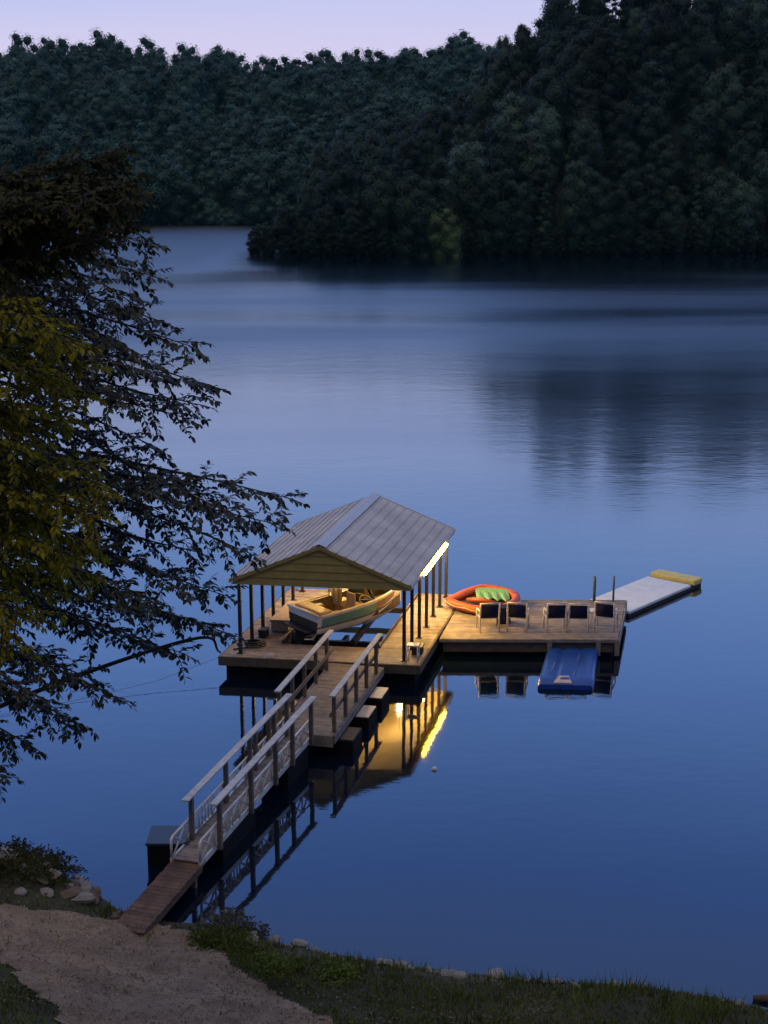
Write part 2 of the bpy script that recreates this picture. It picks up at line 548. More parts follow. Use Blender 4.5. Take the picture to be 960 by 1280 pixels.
def make_ground():
    xs = np.concatenate([np.linspace(-140, -13, 26), np.arange(-12.5, 12.6, 0.25), np.linspace(13, 140, 26)])
    ys = np.concatenate([np.linspace(-60, 11, 26), np.arange(11.5, 31.1, 0.25), np.linspace(31.5, 54, 20)])
    V = []
    for y in ys:
        for x in xs:
            V.append((x, y, ground(x, y)))
    nx = len(xs)
    F = []
    for j in range(len(ys) - 1):
        for i in range(nx - 1):
            a = j * nx + i
            F.append((a, a + 1, a + 1 + nx, a + nx))
    o = np_mesh('ground', np.array(V), np.array(F), ground_mat(), smooth=True)
    tag(o, kind='structure')
    # gravel path, a sheet just above the soil
    st = 0.06
    idx = {}
    V, F = [], []

    def vid(i, j):
        if (i, j) not in idx:
            x, y = i * st, j * st
            idx[(i, j)] = len(V)
            V.append((x, y, gz(x, y) + 0.02 + 0.012 * mnoise.noise(Vector((x * 7, y * 7, 0)))))
        return idx[(i, j)]

    def gz(x, y):  # height of the coarse ground mesh
        gx, gy = math.floor(x / 0.25) * 0.25, math.floor(y / 0.25) * 0.25
        fx, fy = (x - gx) / 0.25, (y - gy) / 0.25
        a, b, c, d = ground(gx, gy), ground(gx + .25, gy), ground(gx, gy + .25), ground(gx + .25, gy + .25)
        return max(a * (1 - fx) * (1 - fy) + b * fx * (1 - fy) + c * (1 - fx) * fy + d * fx * fy, ground(x, y))
    for i in range(int(-11.5 / st), int(1.5 / st)):
        for j in range(int(18.5 / st), int(26.4 / st)):
            x, y = (i + .5) * st, (j + .5) * st
            if in_path(x, y):
                F.append((vid(i, j), vid(i + 1, j), vid(i + 1, j + 1), vid(i, j + 1)))
    o = np_mesh('gravel_path', np.array(V), np.array(F), gravel_mat(), smooth=True)
    tag(o, kind='structure')
    # loose stones on the path
    r = random.Random(12)
    V, F = [], []
    oc = [(0, 2, 4), (2, 1, 4), (1, 3, 4), (3, 0, 4), (2, 0, 5), (1, 2, 5), (3, 1, 5), (0, 3, 5)]
    n = 0
    while n < 15000:
        x, y = r.uniform(-10.5, 1.2), r.uniform(18.6, 26.3)
        if not in_path(x, y): continue
        k = mnoise.noise(Vector((x * .8, y * .8, 4)))
        if r.random() > .55 + k: continue
        q = r.uniform(.008, .02) if r.random() < .93 else r.uniform(.02, .04)
        z = gz(x, y) + .022; b = len(V); a = r.uniform(0, 3.14); c, s_ = math.cos(a), math.sin(a)
        for (dx, dy, dz) in ((1, 0, 0), (-1, 0, 0), (0, .75, 0), (0, -.75, 0), (.15, .1, .7), (0, 0, -.6)):
            V.append((x + q * (dx * c - dy * s_), y + q * (dx * s_ + dy * c), z + q * dz))
        F += [tuple(b + i for i in f) for f in oc]
        n += 1
    o = np_mesh('gravel', np.array(V), np.array(F), mat('loose_stone', (0.32, 0.235, 0.16), 0.95, 0.3, 3, island=0.4))
    tag(o, 'loose stones scattered over the tan gravel path', 'gravel', kind='stuff')


make_ground()


def make_grass():
    P = []
    tries = 0
    while len(P) < 70000 and tries < 400000:
        tries += 1
        x = random.uniform(-11, 11); y = random.uniform(15.0, 29.5)
        d = shore(x) - y
        if d < 0.12: continue
        n = mnoise.noise(Vector((x * 0.9, y * 0.9, 9)))
        if in_path(x, y) and random.random() > (0.012 + max(0, mnoise.noise(Vector((x * 1.7, y * 2.6, 4))) - .28) * 1.3): continue
        if d < 0.7 and random.random() > 0.75 + n: continue
        if x < -5.5 and y > 25.3 and random.random() > 0.35: continue
        P.append((x, y, n, d))
    n = len(P)
    V = np.zeros((n * 3, 3)); F = np.arange(n * 3).reshape(n, 3)
    for i, (x, y, nn, d) in enumerate(P):
        z = ground(x, y) - 0.01
        h = random.uniform(0.05, 0.13) * (1.1 + 1.1 * max(nn, -0.5))
        if d < 1.6 and random.random() < 0.35: h *= 1.9
        a = random.uniform(0, 6.283)
        w = random.uniform(0.008, 0.016)
        lean = random.uniform(0, 0.6) * h
        b = random.uniform(0, 6.283)
        c, s_ = math.cos(a) * w, math.sin(a) * w
        V[i * 3] = (x - c, y - s_, z); V[i * 3 + 1] = (x + c, y + s_, z)
        V[i * 3 + 2] = (x + math.cos(b) * lean, y + math.sin(b) * lean, z + h)
    o = np_mesh('grass', V, F, M['grass'])
    tag(o, 'short dark olive grass covering the near bank', 'grass', kind='stuff')


make_grass()


def make_litter():
    r = random.Random(77)
    V, F = [], []
    n = 0
    while n < 2600:
        x, y = r.uniform(-10, 3), r.uniform(18.5, 26.6)
        if shore(x) - y < .15 or mnoise.noise(Vector((x * .9, y * 1.2, 12))) + r.uniform(-.5, .5) < .1: continue
        z = ground(x, y) + .045
        a = r.uniform(0, 6.28); l = r.uniform(.02, .045); w = l * .5
        c, s_ = math.cos(a), math.sin(a); k = len(V)
        for (u, v, h) in ((-l, 0, 0), (0, -w, r.uniform(0, .015)), (l, 0, r.uniform(0, .02)), (0, w, r.uniform(0, .015))):
            V.append((x + u * c - v * s_, y + u * s_ + v * c, z + h))
        F.append((k, k + 1, k + 2, k + 3)); n += 1
    o = np_mesh('leaf_litter', np.array(V), np.array(F), mat('dry_leaf', (.13, .08, .04), .9, .3, 3, island=.5))
    tag(o, 'dry brown leaves scattered over the path and bank', 'leaves', kind='stuff')


make_litter()


def rock_mesh(seed, name, m):
    r = random.Random(seed)
    import bmesh
    bm = bmesh.new()
    bmesh.ops.create_icosphere(bm, subdivisions=3, radius=1)
    sx, sy, sz = r.uniform(.9, 1.25), r.uniform(.65, 1.0), r.uniform(.45, .75)
    planes = [(Vector((r.gauss(0, 1), r.gauss(0, 1), r.gauss(0, 1))).normalized(), r.uniform(.55, .85)) for _ in range(9)]
    for v in bm.verts:
        p = v.co.copy()
        for nrm, dd in planes:
            k = p.dot(nrm)
            if k > dd: p -= nrm * (k - dd)
        p += v.co * 0.06 * mnoise.noise(v.co * 3 + Vector((seed, 0, 0)))
        v.co = Vector((p.x * sx, p.y * sy, p.z * sz + 0.25))
    me = bpy.data.meshes.new(name)
    bm.to_mesh(me); bm.free()
    me.materials.append(m)
    return me


def make_rocks():
    meshes = [rock_mesh(i, 'rock', M['rock'] if i < 5 else M['rock_dark']) for i in range(7)]
    r = random.Random(3)

    def put(x, y, s, k, label, group):
        o = bpy.data.objects.new('rock', meshes[k])
        COL.objects.link(o)
        o.location = (x, y, max(ground(x, y), -0.12) - 0.12 * s)
        o.rotation_euler = (r.uniform(-.3, .3), r.uniform(-.3, .3), r.uniform(0, 6.28))
        o.scale = (s, s, s * r.uniform(.75, 1.1))
        tag(o, label, 'rock', group)
    for i in range(62):   # along the water's edge, right of the ramp
        x = r.uniform(-3.2, 2.6) if r.random() < .72 else r.uniform(2.6, 8)
        d = r.gauss(0.12, 0.2)
        s = (.04 + .15 * r.random() ** 2) * (1 if x < 2.6 else .75)
        put(x, shore(x) - d, s, r.randrange(5), 'small pale stone at the water edge below the grassy bank', 'small pale stones along the water edge')
    for i in range(58):   # on the mound left of the ramp
        x = r.uniform(-9.6, -6.0)
        y = shore(x) - abs(r.gauss(0.6, 0.7)) - 0.1
        put(x, y, r.uniform(.07, .30), r.randrange(7), 'rock on the weedy mound left of the plank ramp', 'rocks on the mound beside the ramp')
    for i in range(14):   # brown broken rock between mound and ramp
        x = r.uniform(-6.3, -5.1)
        put(x, shore(x) - r.uniform(0, .8), r.uniform(.09, .2), 5 + r.randrange(2), 'brown broken rock at the water between mound and plank ramp', 'brown rocks beside the plank ramp')
    o = bpy.data.objects.new('rock', meshes[2]); COL.objects.link(o)
    o.location = (-5.95, 26.55, ground(-5.95, 26.55)); o.scale = (.26, .2, .22)
    tag(o, 'largest pale flat rock, near the foot of the plank ramp', 'rock')
    o = bpy.data.objects.new('log', MB().v and None) if False else None
    mb = MB(base=(7.1, 23.5, 0.02))
    mb.tube([(6.55, 23.55, 0.03), (6.9, 23.5, 0.06), (7.4, 23.42, 0.05), (7.9, 23.4, 0.02)], [.06, .085, .08, .05], 8)
    tag(mb.build('log', M['bark'], loc=(7.1, 23.5, 0.02)), 'dark log lying in the water at the grassy bank', 'log')


make_rocks()


def weed_clump(x, y, w, h, n, m, name, label, cat, group=None):
    z = ground(x, y) - 0.03
    V, F = [], []
    for i in range(n):
        a = random.uniform(0, 6.283); rr = w * math.sqrt(random.random())
        px, py = rr * math.cos(a) * .6, rr * math.sin(a) * .6
        hh = h * random.uniform(.35, 1) * (1.1 - .6 * rr / w)
        lx, ly = px * 1.2 + random.gauss(0, .12 * h), py * 1.2 + random.gauss(0, .12 * h)
        # stem with little leaves
        k = len(V)
        V += [(px - .005, py, 0), (px + .005, py, 0), (px + lx, py + ly, hh), (px + lx * .98, py + ly, hh)]
        F.append((k, k + 1, k + 2, k + 3))
        for q in range(9):
            t = random.uniform(.25, 1)
            c = Vector((px + lx * t, py + ly * t, hh * t))
            d = Vector((random.gauss(0, 1), random.gauss(0, 1), random.gauss(.3, .6))).normalized()
            s_ = d.orthogonal().normalized() * random.uniform(.012, .024)
            e = d * random.uniform(.05, .10)
            k = len(V)
            V += [tuple(c), tuple(c + e * .5 + s_), tuple(c + e), tuple(c + e * .5 - s_)]
            F.append((k, k + 1, k + 2, k + 3))
    o = np_mesh(name, np.array(V), np.array(F), m, loc=(x, y, z))
    tag(o, label, cat, group)


weed_clump(-3.05, 26.0, .42, .36, 110, M['weed'], 'shrub', 'grey-green weedy shrub at the water right of the plank ramp', 'shrub')
weed_clump(-2.55, 25.75, .3, .28, 60, M['weed'], 'shrub', 'smaller grey-green shrub at the water behind pale stones', 'shrub')
for (x, y) in ((-7.6, 27.5), (-8.4, 27.4), (-7.1, 27.9), (-9.1, 27.6), (-8.0, 26.7), (-7.3, 27.1), (-8.7, 27.9), (-6.7, 27.3), (-7.9, 28.1)):
    weed_clump(x, y, .6, .30, 120, M['brown_leaf'], 'shrub', 'dark weedy bush growing among the rocks on the mound', 'bush', 'dark bushes on the rocky mound')
for (x, y) in ((-1.9, 23.9), (-2.6, 24.5), (-0.9, 23.7), (-3.2, 24.9)):
    weed_clump(x, y, .4, .3, 70, M['grass'], 'shrub', 'low green tuft beside the gravel path on the bank', 'grass tuft', 'low tufts beside the gravel path')

# ------------------------------------------------------------------ boathouse
DO = Vector((-4.72, 40.52, 0))
EX = Vector((math.cos(R(8)), -math.sin(R(8)), 0))
EY = Vector((math.cos(R(77)), math.sin(R(77)), 0))


def dk(p):
    return DO + EX * p[0] + EY * p[1] + Vector((0, 0, p[2]))


DZ = 0.60


def planks(mb, u0, u1, v0, v1, z, along='u', w=0.14, gap=0.008, t=0.035):
    """deck boards of real thickness, running along u or v"""
    if along == 'u':
        n = max(1, round((v1 - v0) / w)); s = (v1 - v0) / n
        for i in range(n):
            j = random.uniform(-.003, .003)
            mb.box(u0 + random.uniform(-.01, .01), u1 + random.uniform(-.01, .01), v0 + i * s, v0 + (i + 1) * s - gap, z - t + j, z + j)
    else:
        n = max(1, round((u1 - u0) / w)); s = (u1 - u0) / n
        for i in range(n):
            j = random.uniform(-.003, .003)
            mb.box(u0 + i * s, u0 + (i + 1) * s - gap, v0 + random.uniform(-.01, .01), v1 + random.uniform(-.01, .01), z - t + j, z + j)


def boathouse():
    B = dk((2.9, 3.5, 0))
    root = empty('boathouse', B)
    tag(root, 'floating boathouse with grey metal gable roof on dark posts', 'boathouse')

    def mb(): return MB(dk, B)
    # deck: front cross piece, two side walkways (slip open at the far end)
    W, L_ = 5.75, 7.15
    a = mb(); planks(a, 0, W, 0, 1.35, DZ, 'u')
    planks(a, 0, 1.42, 1.36, L_, DZ, 'u'); planks(a, 4.35, W, 1.36, L_, DZ, 'u')
    a.build('deck', M['plank'], root)
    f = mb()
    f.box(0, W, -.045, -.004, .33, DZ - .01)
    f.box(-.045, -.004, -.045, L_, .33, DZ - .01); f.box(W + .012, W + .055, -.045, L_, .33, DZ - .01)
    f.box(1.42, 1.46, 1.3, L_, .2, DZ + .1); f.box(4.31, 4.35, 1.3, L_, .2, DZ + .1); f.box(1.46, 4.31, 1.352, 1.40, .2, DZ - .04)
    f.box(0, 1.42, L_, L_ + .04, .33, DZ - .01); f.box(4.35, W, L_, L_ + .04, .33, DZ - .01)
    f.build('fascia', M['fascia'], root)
    fl = mb()
    for (u0, u1, v0, v1) in ((.12, 1.36, .12, 3.4), (.12, 1.36, 3.6, 6.95), (4.42, 5.62, .12, 3.4), (4.42, 5.62, 3.6, 6.95), (1.5, 4.3, .12, 1.25)):
        fl.box(u0, u1, v0, v1, -.35, .5)
    fl.build('float', M['float'], root, bevel=.04)
    # posts
    EZ = 2.74
    for i in range(7):
        v = .33 + i * (6.77 - .33) / 6
        for u in (.5, 5.27):
            p = mb(); p.box(u - .045, u + .045, v - .045, v + .045, DZ - .02, EZ)
            p.box(u - .09, u + .09, v - .09, v + .09, DZ + .001, DZ + .025)
            p.build('post', M['steel_dark'], root)
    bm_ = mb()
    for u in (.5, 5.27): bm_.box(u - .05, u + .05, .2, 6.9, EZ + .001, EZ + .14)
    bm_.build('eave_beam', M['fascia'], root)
    # roof: sheets with raised ribs
    V0, V1 = .16, 6.98
    rz, ez = 3.93, 2.86
    UC, UL, UR = 2.885, .28, 5.49
    for ue, nm in ((UL, 'roof_panel'), (UR, 'roof_panel')):
        r = mb()
        sg = 1 if ue > UC else -1
        n = 10
        prof = []
        for i in range(n):
            for (o_, h_) in ((0, 0), (.80, 0), (.85, .032), (.94, .032)):
                prof.append(((i + o_) / n, h_))
        prof.append((1.0, 0))

        def row(v):
            q = [(UC + (ue - UC) * t, v, rz + (ez - rz) * t + h) for t, h in prof]
            return q
        rows = [row(V0 + (V1 - V0) * k / 3) for k in range(4)]
        if sg > 0: rows = rows[::-1]
        r.grid(rows, smooth=False)
        r.build(nm, M['roof'], root)
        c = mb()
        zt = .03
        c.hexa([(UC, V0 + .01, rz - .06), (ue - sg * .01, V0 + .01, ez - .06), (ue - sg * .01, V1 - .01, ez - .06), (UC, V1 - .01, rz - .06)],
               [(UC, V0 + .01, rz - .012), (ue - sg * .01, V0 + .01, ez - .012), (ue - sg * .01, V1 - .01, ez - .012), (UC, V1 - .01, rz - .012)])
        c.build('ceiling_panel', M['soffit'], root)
        t = mb()   # eave trim
        x0, x1 = sorted((ue + sg * .004, ue + sg * .03))
        t.box(x0, x1, V0, V1, ez - .10, ez + .02)
        t.build('eave_trim', M['ridge'], root)
    rc = mb()
    for sg in (-1, 1):
        rc.hexa([(UC, V0 - .01, rz + .045), (UC + sg * .20, V0 - .01, rz + .045 - .20 * .41), (UC + sg * .20, V1 + .01, rz + .045 - .20 * .41), (UC, V1 + .01, rz + .045)],
                [(UC, V0 - .01, rz + .065), (UC + sg * .20, V0 - .01, rz + .06 - .20 * .41), (UC + sg * .20, V1 + .01, rz + .06 - .20 * .41), (UC, V1 + .01, rz + .065)])
    rc.build('ridge_cap', M['ridge'], root)
    # gables with lap siding
    for vv, dirn in ((V0 + .05, -1), (V1 - .05, 1)):
        g = mb()
        nb = 5
        zb = ez - .14
        for i in range(nb):
            z0 = zb + (rz - .07 - zb) * i / nb; z1 = zb + (rz - .07 - zb) * (i + 1) / nb - .008

            def half(z):
                return max(.01, (UR - UC - .02) * min(1.0, (rz - .02 - z) / (rz - ez)))
            lo, hi = half(z0), half(z1)
            y0, y1 = vv + dirn * .035, vv + dirn * .012
            yb = vv - dirn * .01
            P = [(UC - lo, y0, z0), (UC + lo, y0, z0), (UC + hi, y1, z1), (UC - hi, y1, z1)]
            Q = [(p[0], yb, p[2]) for p in P]
            g.hexa(Q, P)
        g.build('gable', M['siding'], root)
        tr = mb()
        for sg in (-1, 1):
            tr.bar((UC, vv + dirn * .06, rz - .045), (UC + sg * (UR - UC), vv + dirn * .06, ez - .045), .03, .10)
        tr.build('gable_trim', M['siding'], root)
    # warm tube light under the right eave, two bulbs under the roof plus one added to brighten the left deck
    lt = mb(); lt.tube([(5.56, 1.75, 2.79), (5.56, 5.2, 2.79)], .052, 8)
    lt.build('light_tube', M['led'], root)
    br = mb()
    for v in (1.9, 3.0, 4.0, 5.05): br.box(5.52, 5.53, v, v + .03, 2.74, 2.86)
    for (u, v) in ((4.15, 4.9), (4.75, 6.1), (1.9, 5.6)):  # last one is the added, unseen left bulb
        b = MB(None, B)
        c = dk((u, v, 2.62))
        b.tube([c + Vector((0, 0, z)) for z in (-.07, -.055, -.02, .02, .05, .07)], [.015, .045, .065, .055, .03, .02], 10)
        b.build('light_bulb', M['bulb'], root)
        h = MB(None, B); zt = 2.86 + (3.93 - 2.86) * (1 - abs(u - UC) / (UR - UC)) - .07
        h.tube([c + Vector((0, 0, .071)), Vector((c.x, c.y, zt))], .012, 6)
        h.build('lamp_cord', M['black'], root)
    # lift cradle
    cr = mb()
    for u in (2.3, 3.4): cr.box(u - .07, u + .07, 1.9, 5.6, .45, .62)
    for v in (2.3, 5.9): cr.box(1.47, 4.30, v - .06, v + .06, .28, .449)
    for (u, v) in ((1.55, 2.3), (4.22, 2.3), (1.55, 5.9), (4.22, 5.9)): cr.box(u - .05, u + .05, v - .05, v + .05, -.4, .43)
    cr.build('boat_lift', M['steel_dark'], root)
    cl = mb(); cl.box(1.35, 1.55, .05, .12, DZ + .004, DZ + .06); cl.tube([(1.32, .085, DZ + .075), (1.58, .085, DZ + .075)], .018, 6)
    cl.build('cleat', M['white_metal'], root)
    return root


boathouse()


def motorboat():
    C0 = dk((2.85, 4.2, 0)); base = C0 + Vector((0, 0, .8))
    root = empty('motorboat', base)
    tag(root, 'cream open motorboat with teal and brown side panels on the lift', 'motorboat')
    U0 = 2.85
    ca, sa = math.cos(R(42)), math.sin(R(42))

    def bk(p):
        x, y = (p[0] - U0) * .86, (p[1] - 4.25) * .70
        return dk((3.08 + x * ca + y * sa, 3.2 - x * sa + y * ca, p[2] - .17))
    L0, L1 = 1.75, 6.75

    def sec(t):
        """half beam, keel z, chine half, chine z, gunwale z at t 0 stern..1 bow"""
        b = .95 * (1 - max(0, (t - .45) / .55) ** 2.3 * .93)
        kz = .80 + .42 * max(0, (t - .55) / .45) ** 2.2
        cb = b * (.88 - .25 * t)
        cz = 1.08 + .34 * max(0, (t - .35) / .65) ** 1.7
        gz = 1.60 + .34 * t ** 1.6
        return b, kz, cb, cz, gz

    def loc(u, t, z): return (U0 + u, L0 + (L1 - L0) * t, z)
    T = [i / 22 for i in range(23)]
    h = MB(bk, base)
    rows = []
    for t in T:
        b, kz, cb, cz, gz = sec(t)
        r = []
        for sg in (-1, 1):
            half = [(0, kz), (cb * .5, kz + (cz - kz) * .45), (cb, cz), (cb + (b - cb) * .45, cz + (gz - cz) * .4), (b * 1.0, gz)]
            half = half[::-1] if sg < 0 else half[1:]
            r += [loc(sg * u, t, z) for u, z in half]
        rows.append(r)
    h.grid(rows)
    h.poly(rows[0][::-1])
    h.build('hull', M['hull'], root)
    bt = MB(bk, base)
    for sg in (-1, 1):
        bt.grid([[loc(sg * u, t, z - .012) for u, z in ((0, kz), (cb * .5, kz + (cz - kz) * .45), (cb + .012, cz))][::sg] for t in T[:-1] for b, kz, cb, cz, gz in (sec(t),)])
    bt.build('bottom', M['hull'], root)
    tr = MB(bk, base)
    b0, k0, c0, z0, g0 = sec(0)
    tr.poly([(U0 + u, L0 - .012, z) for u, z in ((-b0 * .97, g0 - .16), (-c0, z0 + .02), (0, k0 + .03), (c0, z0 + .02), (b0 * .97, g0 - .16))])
    tr.build('transom', mat('shaded_transom', (.05, .042, .02), .8, .3, 4), root)  # shade on the stern put into this panel's dark colour
    # side panels
    for (t0, t1, f0, f1, mm, nm) in ((.04, .60, .36, .88, 'teal', 'side_panel'), (.605, .85, .36, .9, 'brown', 'side_panel')):
        for sg in (-1, 1):
            p = MB(bk, base)
            rr = []
            for i in range(13):
                t = t0 + (t1 - t0) * i / 12
                b, kz, cb, cz, gz = sec(t)
                q0 = f0 + (.25 * (t - .6) / .25 if t > .6 else 0)
                row = []
                for f in (q0, .4, f1) if q0 < .4 else (q0, (q0 + f1) / 2, f1):
                    z = cz + (gz - cz) * f
                    u = cb + (b - cb) * (.45 * f / .4 if f <= .4 else .45 + .55 * (f - .4) / .6)
                    row.append(loc(sg * (u + .012), t, z))
                rr.append(row)
            p.grid(rr)
            o = p.build(nm, M[mm], root)
            o['label'] = '%s panel on the hull side' % mm
    ln = MB(bk, base)
    for sg in (-1, 1):
        ln.tube([loc(sg * (sec(t)[2] + (sec(t)[0] - sec(t)[2]) * .42 + .012), t, sec(t)[3] + (sec(t)[4] - sec(t)[3]) * (.35 + .2 * max(0, t - .6))) for t in T[:-2]], .022, 6)
    ln.build('chine_stripe', M['boat_dark'], root)
    rub = MB(bk, base)
    for sg in (-1, 1):
        rub.tube([loc(sg * (sec(t)[0] + .005), t, sec(t)[4] + .02) for t in T], .04, 6)
    rub.tube([loc(u, 0, 1.64) for u in (-.95, 0, .95)], .04, 6)
    rub.build('rub_rail', M['hull'], root)
    # inside
    ins = MB(bk, base)
    ins.grid([[loc(-sec(t)[0] * .86, t, sec(t)[4] - .01), loc(-sec(t)[0] * .74, t, 1.2), loc(sec(t)[0] * .74, t, 1.2), loc(sec(t)[0] * .86, t, sec(t)[4] - .01)] for t in [.1 + .88 * i / 14 for i in range(15)]])
    ins.build('cockpit', mat('dark_cockpit_floor', (.16, .12, .07), .8, .25, 5), root)
    dk_ = MB(bk, base)
    dk_.grid([[loc(-sec(t)[0] * 1.0, t, sec(t)[4] + .012), loc(0, t, sec(t)[4] + .06), loc(sec(t)[0] * 1.0, t, sec(t)[4] + .012)] for t in [.80 + .2 * i / 6 for i in range(7)]])
    for sg in (-1, 1):
        dk_.grid([[loc(sg * sec(t)[0] * .86, t, sec(t)[4] + .012), loc(sg * sec(t)[0] * 1.0, t, sec(t)[4] + .014)][::sg] for t in [.0 + .8 * i / 10 for i in range(11)]])
    dk_.grid([[loc(-.9, t, 1.63), loc(0, t, 1.66), loc(.9, t, 1.63)] for t in (0.0, .02, .03)])
    dk_.build('side_deck', M['hull'], root)
    ec = MB(bk, base); ec.box(U0 - .8, U0 + .8, L0 + .17, L0 + .85, 1.3, 1.70); ec.build('sun_pad', M['seat'], root, bevel=.06)
    bs = MB(bk, base); bs.box(U0 - .72, U0 - .42, L0 + .9, L0 + 1.4, 1.21, 1.58); bs.box(U0 + .42, U0 + .72, L0 + .9, L0 + 1.4, 1.21, 1.58); bs.build('rear_seat', M['seat'], root, bevel=.05)
    for u in (-.42, .42):
        s_ = MB(bk, base)
        s_.box(U0 + u - .25, U0 + u + .25, L0 + 2.1, L0 + 2.6, 1.21, 1.62); s_.box(U0 + u - .25, U0 + u + .25, L0 + 2.0, L0 + 2.12, 1.45, 2.02)
        s_.build('seat', M['seat'], root, bevel=.05)
    ws = MB(bk, base)
    for sg in (-1, 1):
        ws.bar((U0 + sg * .8, L0 + 3.0, 1.7), (U0 + sg * .64, L0 + 2.75, 2.14), .04, .04); ws.bar((U0 + sg * .8, L0 + 3.0, 1.7), (U0 + sg * .18, L0 + 3.25, 1.74), .04, .04)
        ws.bar((U0 + sg * .64, L0 + 2.75, 2.14), (U0 + sg * .18, L0 + 2.98, 2.2), .04, .04); ws.bar((U0 + sg * .18, L0 + 3.25, 1.74), (U0 + sg * .18, L0 + 2.98, 2.2), .04, .04)
    fr = ws.build('windshield', M['boat_dark'], root)
    gl = MB(bk, base)
    for sg in (-1, 1):
        gl.poly([(U0 + sg * .78, L0 + 3.0, 1.72), (U0 + sg * .2, L0 + 3.24, 1.76), (U0 + sg * .2, L0 + 2.98, 2.18), (U0 + sg * .63, L0 + 2.76, 2.12)])
    gm = mat('tinted_glass', (0.12, 0.22, 0.24), 0.1, spec=0.8)
    gl.build('pane', gm, fr)
    cs = MB(bk, base)
    cs.box(U0 + .2, U0 + .72, L0 + 2.85, L0 + 3.25, 1.21, 1.68); cs.box(U0 - .72, U0 - .2, L0 + 2.85, L0 + 3.25, 1.21, 1.68)
    cs.build('console', M['boat_dark'], root, bevel=.03)
    wh = MB(None, base)
    c = bk((U0 + .5, L0 + 2.72, 1.72))
    wh.tube([c + EX * (.17 * math.cos(a)) + Vector((0, -.05 * math.sin(a), .16 * math.sin(a))) for a in [i * math.pi / 8 for i in range(16)]], .018, 6, closed=True)
    wh.bar(c - EX * .16, c + EX * .16, .025, .015)
    wh.build('steering_wheel', M['chrome'], root)
    hp = MB(bk, base)
    for dv in (0, .1):
        hp.tube([(U0 - .88 + dv, L0 + 2.0 + dv, 1.64), (U0 - .84, L0 + 1.95 + dv, 2.05), (U0 - .72, L0 + 1.92 + dv, 2.22), (U0 - .45, L0 + 1.9 + dv, 2.2), (U0 - .32, L0 + 1.9 + dv, 1.95), (U0 - .3, L0 + 1.9, 1.63)], .028, 8)
    hp.build('grab_hoop', M['chrome'], root)
    sp = MB(bk, base); sp.box(U0 - .75, U0 + .75, L0 - .42, L0 - .005, 1.12, 1.18); sp.build('swim_step', M['boat_dark'], root, bevel=.02)
    ou = MB(bk, base); ou.box(U0 - .16, U0 + .16, L0 - .5, L0 - .05, .72, 1.1); ou.box(U0 - .05, U0 + .05, L0 - .42, L0 - .12, .42, .72)
    ou.build('stern_drive', M['boat_dark'], root, bevel=.04)


motorboat()


